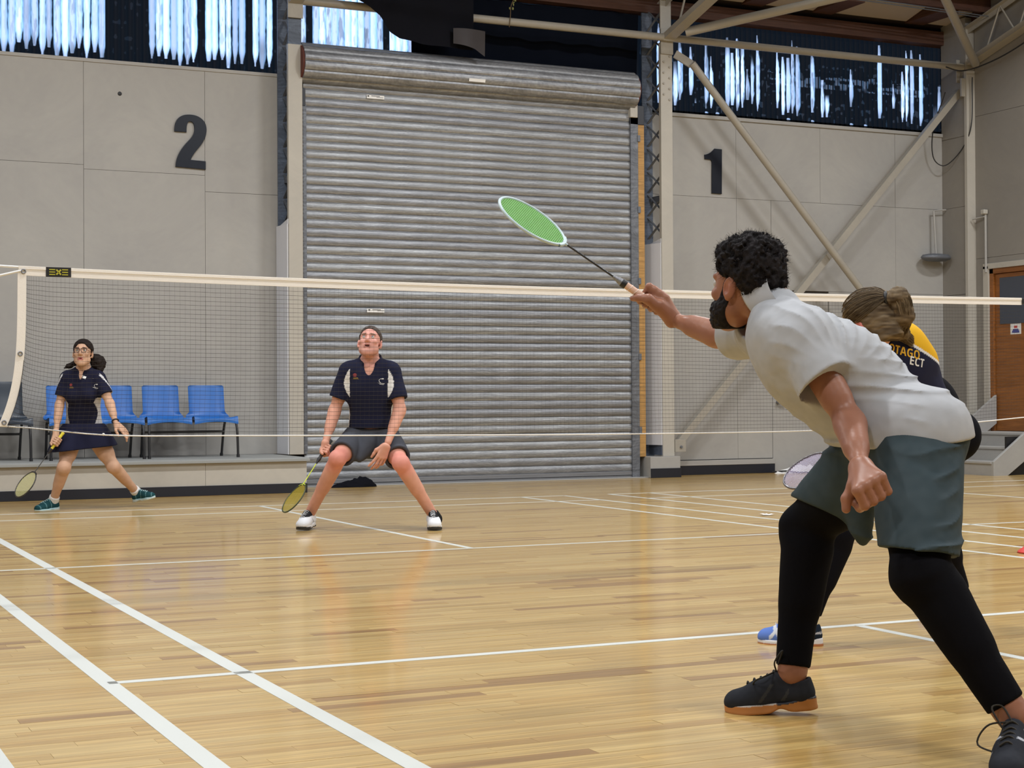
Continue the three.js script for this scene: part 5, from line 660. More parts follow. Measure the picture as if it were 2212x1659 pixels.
// ---------- man in the navy polo beyond the net ----------
{
  const j = { hipL: V(0.144, 0.651, -3.879), hipR: V(-0.048, 0.653, -3.969), shL: V(0.164, 1.147, -3.798), shR: V(-0.133, 1.149, -3.937), neck: V(0.022, 1.244, -3.875), elL: V(0.191, 0.871, -3.711), wrL: V(0.043, 0.632, -3.573), elR: V(-0.217, 0.873, -3.979), wrR: V(-0.333, 0.629, -3.860), knL: V(0.113, 0.486, -3.498), anL: V(0.386, 0.107, -3.573), knR: V(-0.293, 0.522, -3.699), anR: V(-0.412, 0.109, -3.991) };
  const p = person('man in the navy polo with white shoulder flashes crouching in front of the roller shutter', j.hipL.clone().lerp(j.hipR, 0.5)), B = bodyRig(j, { leg: 1.02, arm: 0.98, mass: 1.02 }), mid = B.mid;
  const HC = V(-0.002, 1.358, -3.818), HF = frameFU(dir(-0.06, 0.40, -0.92), V(0, 1, 0).addScaledVector(CR, 0.04)), HD = headField(1.0, { mouth: 0.008 });
  const skin = [0.60, 0.30, 0.215];
  const neck = S.cone(loc(HC, HF, 0, -0.04, -0.045), j.neck.clone().addScaledVector(B.up, -0.02), 0.060, 0.068);
  const bodyF = S.join(0.03, [...B.torso, ...B.trap, neck, ...B.armL, ...B.armR, ...B.legL, ...B.legR]), headF = localise(HC, HF, HD), headJ = (x, y, z) => smin(headF(x, y, z), neck(x, y, z), 0.02);
  const RB = V(-0.283, 0.648, -3.880), RT = V(-0.667, 0.175, -3.701), RA = RT.clone().sub(RB).normalize();
  const hR = gripField(j.wrR, V(-0.333, 0.579, -3.838), RA, 0.0135, 1, 1.0, dir(-0.35, 0.3, 0.9)), hL = openHand(V(0.027, 0.613, -3.559), dir(-0.38, -0.92, -0.1), dir(-0.5, 0.1, 0.85), { side: -1, f: [0.22, 0.28, 0.35, 0.42] }, 1.08, 0.22, 0.6);
  const col = skinTone(skin, 0.07, (x, y, z) => { const [a, b, c] = relLoc(HC, HF, x, y, z); let q = skin; for (const k of [j.knL, j.knR]) { const d = Math.hypot(x - k.x, y - k.y, z - k.z); if (d < 0.16) q = mixc(skin, [0.66, 0.24, 0.20], 0.75 * sst(0.15, 0.05, d)); } if (Math.abs(a) < 0.12 && Math.abs(b) < 0.17 && Math.abs(c) < 0.17) { q = [0.66, 0.33, 0.27]; if (c > 0.07 && b > 0.026 && b < 0.040 && Math.abs(a) > 0.014 && Math.abs(a) < 0.05) q = [0.22, 0.13, 0.09]; if (c > 0.08 && Math.abs(a) < 0.024 && b < -0.050 && b > -0.080) q = [0.45, 0.16, 0.13]; if (c > 0.06 && Math.abs(a) < 0.016 && b < -0.058 && b > -0.073) q = [0.10, 0.03, 0.03]; if (b < -0.05) q = mixc(q, [0.45, 0.24, 0.19], 0.3); } return q; });
  wear('body', merge([mesher(S.cut(bodyF, [S.half(loc(HC, HF, 0, -0.07, 0), HF.u)], 0.004), boxOf(Object.values(j), 0.15), 0.0105, col), mesher(S.cut(headJ, [S.half(j.neck, B.up.clone().negate())], 0.004), boxOf([...headPts(HC, HF), j.neck], 0.03), 0.004, col), mesher(hR.f, boxOf(hR.pts, 0.03), 0.0038, col), mesher(hL.f, boxOf(hL.pts, 0.03), 0.0038, col)]), skinV, p);
  eyes(p, HC, HF, dir(-0.1, 0.75, -0.6), [0.10, 0.16, 0.22]);
  const hair = (a, b, c) => { const n = 0.003 * noise(a * 90, b * 90, c * 90); const line = c > 0.03 ? mix(0.045, 0.088, sst(0.03, 0.08, c)) : c > -0.02 ? mix(0.0, 0.045, sst(-0.02, 0.03, c)) : mix(-0.06, 0.0, sst(-0.06, -0.02, c)); return smax(HD.cran(a, b, c) - 0.007 - n * 1.5, (line - b) * 0.8 + n, 0.008); };
  wear('hair', mesher(localise(HC, HF, hair), boxOf(headPts(HC, HF), 0.03), 0.004, (x, y, z) => { const n = 0.5 + 0.5 * noise(x * 150, y * 40, z * 150); return [0.045 + 0.06 * n, 0.035 + 0.05 * n, 0.03 + 0.045 * n]; }, 4), hairV, p);
  const aL = j.elL.clone().sub(j.shL).normalize(), aR = j.elR.clone().sub(j.shR).normalize(), eL = j.shL.clone().addScaledVector(aL, 0.215), eR = j.shR.clone().addScaledVector(aR, 0.205), FT = B.FT;
  const base = S.join(0.045, [S.egg(B.chest, [0.180, 0.215, 0.132], FT), S.egg(B.waist, [0.158, 0.21, 0.124], B.FW), S.egg(B.hips.clone().addScaledVector(B.up, 0.05), [0.172, 0.16, 0.135], B.FP), S.cone(mid(j.shL, B.sh, 0.2), mid(j.shR, B.sh, 0.2), 0.078, 0.078), S.cone(mid(j.neck, B.sh, 0.2), mid(j.shL, B.sh, 0.25), 0.058, 0.062), S.cone(mid(j.neck, B.sh, 0.2), mid(j.shR, B.sh, 0.25), 0.058, 0.062)]);
  const slv = (s, e, a, r0, r1) => S.cut(S.cone(s, e.clone().addScaledVector(a, 0.03), r0, r1), [S.half(e, a)], 0.006), cav = (e, a, r) => S.cone(e.clone().addScaledVector(a, -0.08), e.clone().addScaledVector(a, 0.08), r * 0.5, r);
  const sl = slv(j.shL, eL, aL, 0.066, 0.076), sr = slv(j.shR, eR, aR, 0.066, 0.074), cl = cav(eL, aL, 0.070), cr = cav(eR, aR, 0.068), hem = S.half(V(0.044, 0.731, -3.892), V(0, -1, 0)), nk = S.cone(loc(HC, HF, 0, -0.06, -0.02), j.neck, 0.085, 0.066), vee = S.cone(loc(j.neck, FT, 0, 0.02, 0.11), loc(j.neck, FT, 0, -0.120, 0.125), 0.070, 0.008);
  const shirtF = (x, y, z) => { let d = smin(base(x, y, z), sl(x, y, z), 0.035); d = smin(d, sr(x, y, z), 0.035); d -= 0.003 * fbm(x * 9, y * 12, z * 9, 3) + 0.002 * Math.sin(y * 50 + 3 * noise(x * 6, y * 5, z * 6)) * sst(0.0, 0.5, noise(x * 5, y * 5, z * 5)); d = smax(d, hem(x, y, z), 0.006); d = smax(d, -cl(x, y, z), 0.006); d = smax(d, -cr(x, y, z), 0.006); d = smax(d, -nk(x, y, z), 0.006); return smax(d, -vee(x, y, z), 0.006); };
  const navy = [0.012, 0.014, 0.035], wht = [0.72, 0.72, 0.72];
  const shirtM = wear('polo_shirt', mesher(shirtF, boxOf([j.shL, j.shR, eL, eR, B.hips, j.neck], 0.19), 0.0062, (x, y, z) => { const [a, b, c] = relLoc(B.sh, FT, x, y, z), t = (b + 0.075) / 0.105, s = Math.abs(a); if (c > 0.0 && Math.abs(t) < 1) { const cx = 0.150 + 0.022 * t * t * -1 + 0.012, hw = 0.021 * (1 - t * t); if (Math.abs(s - cx) < hw) return wht; } if (b < -0.20 && b > -0.50 && c < 0.035 && c > -0.06 && s > 0.10) return wht; return navy; }), clothV, p);
  { // collar leaves
    const P = [], I = [], n = 40, rows = [[0.074, -0.01], [0.077, 0.030], [0.082, 0.034], [0.092, 0.012], [0.106, -0.020]]; const ax = B.up; for (let i = 0; i <= n; i++) { const t = 0.55 + (2 * PI - 1.1) * i / n, fr = Math.pow(Math.abs(Math.cos(t / 2)), 4); rows.forEach(([r, h], k) => { const v = loc(j.neck, FT, Math.sin(t) * r * 1.02, h - 0.085 * fr - (k > 2 ? 0.02 * fr : 0), Math.cos(t) * r + 0.035 * fr); P.push(v.x, v.y, v.z); if (i && k) { const m = rows.length, a = (i - 1) * m + k - 1, b = a + 1, c = i * m + k - 1, d = c + 1; I.push(a, b, d, a, d, c); } }); } const g = new THREE.BufferGeometry(); g.setAttribute('position', new THREE.Float32BufferAttribute(P, 3)); g.setIndex(I); g.computeVertexNormals(); wear('collar', g, std({ color: lin(...navy), roughness: 0.85, side: THREE.DoubleSide }), p, shirtM); }
  badge(p, shirtM, shirtF, V(0.047, 1.081, -3.721), CR, V(0, 1, 0), CF.clone().negate(), 1); crest(p, shirtM, shirtF, V(-0.127, 1.120, -3.802), CR, V(0, 1, 0), CF.clone().negate(), 1);
  const dL = j.knL.clone().sub(j.hipL).normalize(), dR = j.knR.clone().sub(j.hipR).normalize(), hl = mid(j.hipL, j.knL, 0.78), hr = mid(j.hipR, j.knR, 0.78); const legC = (h, e, d) => S.cut(S.cone(h, e.clone().addScaledVector(d, 0.05), 0.110, 0.094), [S.half(e, d)], 0.005);
  const sh = S.join(0.03, [S.egg(B.hips, [0.178, 0.15, 0.138], B.FP), legC(j.hipL, hl, dL), legC(j.hipR, hr, dR)]), flap = S.cone(V(-0.022, 0.615, -3.813), V(-0.114, 0.517, -3.747), 0.085, 0.03), hangL = S.cone(mid(j.hipL, j.knL, 0.45), V(0.116, 0.481, -3.673), 0.08, 0.035), topC = S.half(V(0.044, 0.766, -3.891), V(0, 1, 0)), c1 = S.cone(mid(j.hipL, j.knL, 0.55), mid(j.hipL, j.knL, 0.95), 0.05, 0.092), c2 = S.cone(mid(j.hipR, j.knR, 0.55), mid(j.hipR, j.knR, 0.95), 0.05, 0.092);
  const shF = (x, y, z) => { let d = smin(sh(x, y, z), flap(x, y, z), 0.02); d = smin(d, hangL(x, y, z), 0.02); d -= 0.004 * fbm(x * 10, y * 10, z * 10, 3); d = smax(d, topC(x, y, z), 0.005); d = smax(d, -c1(x, y, z), 0.005); return smax(d, -c2(x, y, z), 0.005); };
  wear('shorts', mesher(shF, boxOf([j.hipL, j.hipR, hl, hr, V(-0.114, 0.517, -3.747)], 0.17), 0.0075, () => [0.060, 0.064, 0.078]), clothV, p);
  const up = (x, y, z) => { if (y > 0.088 || (z < 0.03 && y > 0.075)) return [0.015, 0.015, 0.018]; if (Math.abs(x) > 0.03 && Math.abs(Math.sin((z - y) * 60)) < 0.22 && z > 0.09 && z < 0.16 && y < 0.07) return [0.03, 0.03, 0.06]; return [0.74, 0.76, 0.80]; }, so = (x, y, z, t) => (y < 0.012 || (z > 0.21 && y < t - 0.008)) ? [0.02, 0.02, 0.02] : [0.75, 0.75, 0.76];
  shoe(p, j.anR, dir(-0.20, -0.05, -0.97), V(0, 1, 0), { len: 0.30, ankle: 0.095, h: 0.0058, lace: [0.6, 0.62, 0.65], upper: up, sole: so }); shoe(p, j.anL, dir(0.12, -0.05, -0.95), V(0, 1, 0), { len: 0.30, ankle: 0.095, h: 0.0058, lace: [0.6, 0.62, 0.65], upper: up, sole: so });
  for (const [k, a] of [[j.knR, j.anR], [j.knL, j.anL]]) { const d = a.clone().sub(k).normalize(); wear('sock', mesher(S.cut(S.cone(a.clone().addScaledVector(d, -0.02), a.clone().addScaledVector(d, 0.05), 0.046, 0.05), [S.half(a.clone().addScaledVector(d, 0.0), d.clone().negate())], 0.004), boxOf([a], 0.12), 0.006, () => [0.015, 0.015, 0.016]), clothV, p); }
  const neon = std({ color: lin(0.60, 0.72, 0.05), roughness: 0.35 });
  racket('badminton_racket', 'racket with neon yellow shaft and dark frame hanging low beside the bench end', RB, RA, dir(-0.75, 0.30, -0.62), { grip: std({ color: lin(0.05, 0.05, 0.05), roughness: 0.8 }), cap: M.black, shaft: neon, throat: neon, frame: std({ color: lin(0.04, 0.05, 0.02), roughness: 0.35 }), string: std({ color: lin(0.42, 0.34, 0.02), roughness: 0.5 }), pitch: 0.0085, rad: 0.0013 });
}
// ---------- woman in the navy polo and skirt, far left ----------
{
  const j = { hipL: V(-1.373, 0.664, -7.129), hipR: V(-1.532, 0.665, -7.204), shL: V(-1.352, 1.144, -7.004), shR: V(-1.609, 1.146, -7.124), neck: V(-1.476, 1.238, -7.061), elL: V(-1.280, 0.929, -6.906), wrL: V(-1.261, 0.757, -6.744), elR: V(-1.669, 0.923, -7.121), wrR: V(-1.721, 0.683, -7.005), knL: V(-1.231, 0.368, -6.999), anL: V(-0.986, 0.131, -7.218), knR: V(-1.659, 0.370, -6.979), anR: V(-1.716, 0.082, -7.163) };
  const p = person('woman with glasses in a navy polo and skirt standing wide in front of the bench', j.hipL.clone().lerp(j.hipR, 0.5)), B = bodyRig(j, { leg: 0.95, arm: 0.82, mass: 0.96, fem: 1 }), mid = B.mid;
  const HC = V(-1.491, 1.358, -7.000), HF = frameFU(dir(0.04, 0.20, -0.97), V(0, 1, 0)), HD = headField(0.97, { mouth: 0.005 }); const skin = [0.55, 0.335, 0.225];
  const neck = S.cone(loc(HC, HF, 0, -0.04, -0.04), j.neck.clone().addScaledVector(B.up, -0.02), 0.050, 0.056);
  const bodyF = S.join(0.03, [...B.torso, ...B.trap, neck, ...B.armL, ...B.armR, ...B.legL, ...B.legR]), headF = localise(HC, HF, HD), headJ = (x, y, z) => smin(headF(x, y, z), neck(x, y, z), 0.02);
  const RB = V(-1.666, 0.675, -6.957), RT = V(-2.035, 0.167, -6.936), RA = RT.clone().sub(RB).normalize();
  const hR = gripField(j.wrR, V(-1.729, 0.600, -6.954), RA, 0.0150, 1, 0.95, dir(-0.3, 0.3, 0.9)), hL = openHand(V(-1.259, 0.749, -6.733), dir(0.74, -0.62, -0.2), dir(-0.6, -0.7, 0.4), { side: -1, f: [0.05, 0.35, 0.45, 0.4] }, 1.0, 0.25, 0.9);
  const col = skinTone(skin, 0.05, (x, y, z) => { const [a, b, c] = relLoc(HC, HF, x, y, z); if (Math.abs(a) < 0.12 && Math.abs(b) < 0.17 && Math.abs(c) < 0.17) { if (c > 0.06 && b > 0.026 && b < 0.038 && Math.abs(a) > 0.014 && Math.abs(a) < 0.048) return [0.05, 0.03, 0.02]; if (c > 0.07 && Math.abs(a) < 0.022 && b < -0.052 && b > -0.078) return [0.42, 0.15, 0.13]; } return skin; });
  wear('body', merge([mesher(S.cut(bodyF, [S.half(loc(HC, HF, 0, -0.07, 0), HF.u)], 0.004), boxOf(Object.values(j), 0.15), 0.011, col), mesher(S.cut(headJ, [S.half(j.neck, B.up.clone().negate())], 0.004), boxOf([...headPts(HC, HF), j.neck], 0.03), 0.0042, col), mesher(hR.f, boxOf(hR.pts, 0.03), 0.004, col), mesher(hL.f, boxOf(hL.pts, 0.03), 0.004, col)]), skinV, p);
  eyes(p, HC, HF, dir(0, 0.5, -0.85), [0.04, 0.02, 0.01], 0.97);
  { const g = []; for (const s of [1, -1]) { const t = new THREE.TorusGeometry(0.0235, 0.0022, 6, 28); const m = new THREE.Matrix4().makeBasis(HF.s, HF.u, HF.f); m.setPosition(loc(HC, HF, 0.031 * s, 0.007, 0.108)); t.applyMatrix4(m); g.push(t, bar(loc(HC, HF, 0.055 * s, 0.012, 0.106), loc(HC, HF, 0.080 * s, 0.010, 0.0), 0.002, 0.002, 5)); } g.push(bar(loc(HC, HF, -0.008, 0.010, 0.111), loc(HC, HF, 0.008, 0.010, 0.111), 0.002, 0.002, 5)); wear('glasses', merge(g), std({ color: lin(0.06, 0.02, 0.02), roughness: 0.3 }), p); }
  const dark = (x, y, z) => { const n = 0.5 + 0.5 * noise(x * 120, y * 60, z * 120); return [0.014 + 0.010 * n, 0.010 + 0.007 * n, 0.009 + 0.006 * n]; };
  const hair = (a, b, c) => { const n = 0.002 * noise(a * 120, b * 60, c * 120); const line = c > 0.03 ? mix(0.035, 0.080, sst(0.03, 0.08, c) * sst(0.075, 0.02, Math.abs(a))) : c > -0.01 ? mix(0.0, 0.035, sst(-0.01, 0.03, c)) : mix(-0.06, 0.0, sst(-0.05, -0.01, c)); return smax(HD.cran(a, b, c) - 0.012 - n, (line - b) * 0.8 + n, 0.008); };
  const tailPts = [V(-1.402, 1.337, -7.114), V(-1.343, 1.284, -7.087), V(-1.333, 1.231, -7.060)], tail = S.join(0.03, [S.cone(tailPts[0], tailPts[1], 0.03, 0.058), S.cone(tailPts[1], tailPts[2], 0.058, 0.035), S.cone(V(-1.572, 1.257, -7.194), V(-1.618, 1.232, -7.183), 0.018, 0.006), S.cone(V(-1.513, 1.286, -7.188), V(-1.572, 1.257, -7.194), 0.028, 0.018)]);
  const hairF = localise(HC, HF, hair), hf = (x, y, z) => Math.min(hairF(x, y, z), tail(x, y, z) - 0.008 * noise(x * 45, y * 45, z * 45) - 0.004 * noise(x * 120, y * 120, z * 120)); wear('hair', mesher(hf, boxOf([...headPts(HC, HF), ...tailPts, V(-1.618, 1.232, -7.183)], 0.08), 0.0045, dark, 4), hairV, p);
  const aL = j.elL.clone().sub(j.shL).normalize(), aR = j.elR.clone().sub(j.shR).normalize(), eL = j.shL.clone().addScaledVector(aL, 0.165), eR = j.shR.clone().addScaledVector(aR, 0.165), FT = B.FT;
  const base = S.join(0.04, [S.egg(B.chest, [0.165, 0.20, 0.122], FT), S.egg(loc(B.chest, FT, 0.065, -0.01, 0.088), [0.062, 0.06, 0.052], FT), S.egg(loc(B.chest, FT, -0.065, -0.01, 0.088), [0.062, 0.06, 0.052], FT), S.egg(B.waist, [0.150, 0.22, 0.115], B.FW), S.egg(B.hips.clone().addScaledVector(B.up, 0.05), [0.165, 0.15, 0.125], B.FP), S.cone(mid(j.shL, B.sh, 0.2), mid(j.shR, B.sh, 0.2), 0.070, 0.070), S.cone(mid(j.neck, B.sh, 0.2), mid(j.shL, B.sh, 0.25), 0.052, 0.056), S.cone(mid(j.neck, B.sh, 0.2), mid(j.shR, B.sh, 0.25), 0.052, 0.056)]);
  const slv = (s, e, a, r0, r1) => S.cut(S.cone(s, e.clone().addScaledVector(a, 0.03), r0, r1), [S.half(e, a)], 0.006), cav = (e, a, r) => S.cone(e.clone().addScaledVector(a, -0.07), e.clone().addScaledVector(a, 0.08), r * 0.5, r);
  const sl = slv(j.shL, eL, aL, 0.058, 0.062), sr = slv(j.shR, eR, aR, 0.058, 0.062), cl = cav(eL, aL, 0.057), cr = cav(eR, aR, 0.057), hem = S.half(V(-1.473, 0.695, -7.087), V(0, -1, 0)), nk = S.cone(loc(HC, HF, 0, -0.06, -0.02), j.neck, 0.075, 0.056), vee = S.cone(loc(j.neck, FT, 0, 0.02, 0.09), loc(j.neck, FT, 0, -0.075, 0.115), 0.045, 0.008);
  const shirtF = (x, y, z) => { let d = smin(base(x, y, z), sl(x, y, z), 0.03); d = smin(d, sr(x, y, z), 0.03); d -= 0.003 * fbm(x * 10, y * 10, z * 10, 3); d = smax(d, hem(x, y, z), 0.006); d = smax(d, -cl(x, y, z), 0.006); d = smax(d, -cr(x, y, z), 0.006); d = smax(d, -nk(x, y, z), 0.006); return smax(d, -vee(x, y, z), 0.006); };
  const navy = [0.011, 0.012, 0.030]; const shirtM = wear('polo_shirt', mesher(shirtF, boxOf([j.shL, j.shR, eL, eR, B.hips, j.neck], 0.18), 0.0068, (x, y, z) => { const [a, b, c] = relLoc(B.sh, FT, x, y, z), s = Math.abs(a); if (b < -0.16 && s > 0.108 + 0.02 * Math.sin(b * 16) && c > -0.10 && c < 0.095) return [0.55, 0.55, 0.58]; if (b > -0.15 && s > 0.16 && Math.abs(c - 0.045) < 0.008) return [0.6, 0.6, 0.62]; return navy; }), clothV, p);
  badge(p, shirtM, shirtF, V(-1.417, 1.078, -6.891), CR, V(0, 1, 0), CF.clone().negate(), 0.9); crest(p, shirtM, shirtF, V(-1.606, 1.084, -6.980), CR, V(0, 1, 0), CF.clone().negate(), 0.9);
  wear('collar_tip', stick(shirtF, V(-1.532, 1.155, -6.889), CR, V(0, 1, 0), CF.clone().negate(), new THREE.PlaneGeometry(0.05, 0.022, 4, 2).rotateZ(-0.35)), M.white, p, shirtM);
  const sk = S.join(0.06, [S.cone(B.hips.clone().addScaledVector(B.up, 0.06), B.hips, 0.135, 0.165), S.cone(V(-1.536, 0.626, -7.139), V(-1.593, 0.466, -7.090), 0.15, 0.185), S.cone(V(-1.381, 0.625, -7.089), V(-1.333, 0.461, -7.068), 0.15, 0.185)]), hemS = S.half(V(-1.473, 0.529, -7.089), V(0.10, -1, 0).normalize()), topS = S.half(V(-1.473, 0.748, -7.087), V(0, 1, 0)), hol = S.cone(B.hips.clone().addScaledVector(B.up, -0.03), B.hips.clone().addScaledVector(B.up, -0.30), 0.13, 0.2);
  wear('skirt', mesher((x, y, z) => { let d = sk(x, y, z) - 0.006 * Math.sin(Math.atan2(z - B.hips.z, x - B.hips.x) * 9) * sst(0.95, 0.6, y) - 0.003 * fbm(x * 9, y * 9, z * 9, 2); d = smax(d, hemS(x, y, z), 0.005); d = smax(d, topS(x, y, z), 0.005); return smax(d, -hol(x, y, z), 0.005); }, boxOf([B.hips, V(-1.593, 0.466, -7.090), V(-1.333, 0.461, -7.068)], 0.22), 0.0075, () => navy), clothV, p);
  const up = (x, y, z) => Math.abs(Math.sin(z * 55 + x * 20)) < 0.18 && y > 0.03 && z > 0.05 ? [0.10, 0.22, 0.24] : [0.012, 0.055, 0.065], so = (x, y, z, t) => y > t - 0.012 ? [0.35, 0.55, 0.60] : [0.55, 0.62, 0.62];
  shoe(p, j.anR, dir(-0.66, -0.05, -0.75), V(0, 1, 0), { len: 0.255, ankle: 0.092, h: 0.006, lace: [0.55, 0.72, 0.74], upper: up, sole: so }); shoe(p, j.anL, dir(0.88, 0.16, -0.45), V(0, 1, 0).addScaledVector(CR, -0.2), { len: 0.255, ankle: 0.092, h: 0.006, lace: [0.55, 0.72, 0.74], upper: up, sole: so });
  for (const [k, a] of [[j.knR, j.anR], [j.knL, j.anL]]) { const d = a.clone().sub(k).normalize(); wear('sock', mesher(S.cut(S.cone(a.clone().addScaledVector(d, -0.06), a.clone().addScaledVector(d, 0.04), 0.044, 0.047), [S.half(a.clone().addScaledVector(d, -0.04), d.clone().negate())], 0.004), boxOf([a], 0.13), 0.006, () => [0.72, 0.72, 0.72]), clothV, p); }
  wear('wristband', new THREE.TorusGeometry(0.028, 0.005, 8, 20).applyQuaternion(new THREE.Quaternion().setFromUnitVectors(V(0, 0, 1), j.wrL.clone().sub(j.elL).normalize())).translate(...mid(j.elL, j.wrL, 0.92).toArray()), M.black, p);
  const yel = std({ color: lin(0.75, 0.66, 0.06), roughness: 0.7 }); racket('badminton_racket', 'racket with yellow grip and pale cream strings hanging in front of the bench riser', RB, RA, dir(-0.62, 0.25, -0.72), { grip: yel, cap: M.black, shaft: std({ color: lin(0.05, 0.05, 0.05), roughness: 0.3 }), frame: std({ color: lin(0.035, 0.03, 0.028), roughness: 0.35 }), string: std({ color: lin(0.62, 0.60, 0.30), roughness: 0.5 }), pitch: 0.008, rad: 0.0014 });
}
// ---------- woman in the navy and gold jersey, behind the nearest man ----------
{
  const j = { hipL: V(0.044, 0.778, 2.281), hipR: V(0.251, 0.783, 2.202), shL: V(-0.375, 1.143, 2.398), shR: V(0.039, 1.076, 2.327), neck: V(-0.200, 1.181, 2.370), elL: V(-0.190, 0.954, 2.185), wrL: V(-0.087, 0.814, 2.121), elR: V(0.247, 0.895, 2.069), wrR: V(0.073, 0.767, 2.196), knL: V(-0.374, 0.424, 2.347), anL: V(-0.487, 0.095, 2.313), knR: V(0.287, 0.460, 2.105), anR: V(0.539, 0.098, 1.976) };
  const p = person('woman with a ponytail in a navy and gold jersey, behind the man in white', j.hipL.clone().lerp(j.hipR, 0.5)), B = bodyRig(j, { leg: 1.0, arm: 0.85, mass: 1.0, fem: 1 }), mid = B.mid;
  const HC = V(-0.286, 1.209, 2.441), HF = frameFU(dir(-0.58, -0.46, 0.66), V(0, 1, 0).addScaledVector(CR, -0.10)), HD = headField(0.92); const skin = [0.62, 0.33, 0.26];
  const neck = S.cone(loc(HC, HF, 0, -0.04, -0.04), j.neck, 0.050, 0.056), bodyF = S.join(0.03, [...B.torso, ...B.trap, neck, ...B.armL, ...B.armR, ...B.legL, ...B.legR]), headF = localise(HC, HF, HD), headJ = (x, y, z) => smin(headF(x, y, z), neck(x, y, z), 0.02);
  const RA = dir(-0.74, -0.27, 0.61), RC = V(-0.154, 0.637, 1.867), RB = RC.clone().addScaledVector(RA, -0.545);
  const hR = gripField(j.wrR, RB.clone().addScaledVector(RA, 0.07), RA, 0.0135, 1, 0.95, dir(0.3, 0.8, -0.4)), hL = openHand(j.wrL, dir(-0.3, -0.9, 0), dir(0, 0, 1), { side: 1, f: [0.4, 0.45, 0.5, 0.5] }, 0.95);
  const col = skinTone(skin, 0.05, (x, y, z) => { const [a, b, c] = relLoc(HC, HF, x, y, z); return Math.abs(a) > 0.066 && Math.abs(b) < 0.06 && Math.abs(c) < 0.06 ? [0.66, 0.22, 0.20] : skin; });
  wear('body', merge([mesher(S.cut(bodyF, [S.half(loc(HC, HF, 0, -0.06, 0), HF.u)], 0.004), boxOf(Object.values(j), 0.15), 0.0105, col), mesher(S.cut(headJ, [S.half(j.neck, B.up.clone().negate())], 0.004), boxOf([...headPts(HC, HF), j.neck], 0.03), 0.0038, col), mesher(hR.f, boxOf(hR.pts, 0.03), 0.004, col), mesher(hL.f, boxOf(hL.pts, 0.03), 0.004, col)]), skinV, p);
  eyes(p, HC, HF, HF.f, [0.1, 0.15, 0.2], 0.96);
  // hair drawn back to a tie, then a ponytail
  const blond = (t) => { const a = [0.060, 0.040, 0.024], b = [0.33, 0.25, 0.155]; return mixc(a, b, t); };
  const NK = S.cone(V(0, -0.02, -0.045), V(0, -0.10, -0.045), 0.062, 0.048);
  const hair = (a, b, c) => { const n = 0.003 * noise(a * 40, b * 140, c * 40); const line = c > 0.03 ? mix(0.03, 0.085, sst(0.03, 0.09, c)) : c > -0.012 ? mix(0.005, 0.03, sst(-0.012, 0.03, c)) : mix(-0.095, 0.005, sst(-0.05, -0.012, c)); return smax(smin(HD.cran(a, b, c), NK(a, b, c), 0.03) - 0.012 - n, (line - b) * 0.8 + n, 0.008); };
  const tie = loc(HC, HF, 0, 0.050, -0.118); const t1 = tie.clone().add(dir(0.8, 0.05, -0.3).multiplyScalar(0.045)), t2 = tie.clone().add(V(0, -0.065, 0)).add(dir(1, 0, -0.1).multiplyScalar(0.062)), t3 = V(-0.154, 1.185, 2.458), t4 = V(-0.098, 1.168, 2.451);
  const pony = S.join(0.03, [S.cone(tie, t1, 0.020, 0.034), S.cone(t1, t2, 0.034, 0.034), S.cone(t2, t3, 0.034, 0.024), S.cone(t3, t4, 0.026, 0.008)]); const hcol = (x, y, z) => blond(clamp(0.30 + 0.45 * noise(x * 30, y * 150, z * 30)));
  const LH = localise(HC, HF, hair);
  const hg = mesher((x, y, z) => Math.min(LH(x, y, z), pony(x, y, z) - 0.005 * noise(x * 130, y * 26, z * 130)), boxOf([...headPts(HC, HF), t1, t2, t3, t4], 0.07), 0.0042, hcol, 4);
  const r = rng(17), st = [];
  for (let i = 0; i < 1500; i++) { const th = r() * 2 * PI, cA = 0.05 + 0.085 * (r() - 0.25); const a0 = V(Math.cos(th), Math.sin(th), 0); let q = loc(HC, HF, 0.082 * a0.x, 0.042 + 0.092 * a0.y, cA); const [a, b, c] = relLoc(HC, HF, q.x, q.y, q.z); if (hair(a, b, c) > 0.014) continue; const pts = []; for (let k = 0; k <= 5; k++) { const t = k / 5, w = q.clone().lerp(tie, t), l = relLoc(HC, HF, w.x, w.y, w.z), cc = V(l[0], l[1] - 0.042, l[2] + 0.018); const L = Math.hypot(cc.x / 0.0895, cc.y / 0.0985, cc.z / 0.1115), f = (t < 0.92 ? 1.0 + 0.02 * r() : 1.0) / L; pts.push(t === 1 ? tie.clone() : loc(HC, HF, cc.x * f, 0.042 + cc.y * f, -0.018 + cc.z * f)); } st.push(paint(strand(pts, 0.0013, 0.0009, 10), blond(r() * r()))); }
  for (let i = 0; i < 700; i++) { const o = V(r() - 0.5, r() - 0.5, r() - 0.5).normalize().multiplyScalar(0.036 * (0.75 + 0.35 * r())); st.push(paint(strand([tie.clone().addScaledVector(o, 0.3), t1.clone().add(o), t2.clone().addScaledVector(o, 0.95), t3.clone().addScaledVector(o, 0.62 + 0.2 * r()), t4.clone().addScaledVector(o, 0.35).add(V(0, -0.03 * r(), 0))], 0.0012, 0.0006, 12), blond(0.15 + 0.85 * r() * r()))); }
  const hairM = wear('hair', merge([hg, ...st]), hairV, p); wear('hair_tie', new THREE.TorusGeometry(0.022, 0.008, 8, 18).applyQuaternion(new THREE.Quaternion().setFromUnitVectors(V(0, 0, 1), t1.clone().sub(tie).normalize())).translate(tie.x, tie.y, tie.z), M.black, p, hairM);
  // jersey
  const aL = j.elL.clone().sub(j.shL).normalize(), aR = j.elR.clone().sub(j.shR).normalize(), eL = j.shL.clone().addScaledVector(aL, 0.17), eR = j.shR.clone().addScaledVector(aR, 0.17), FT = B.FT;
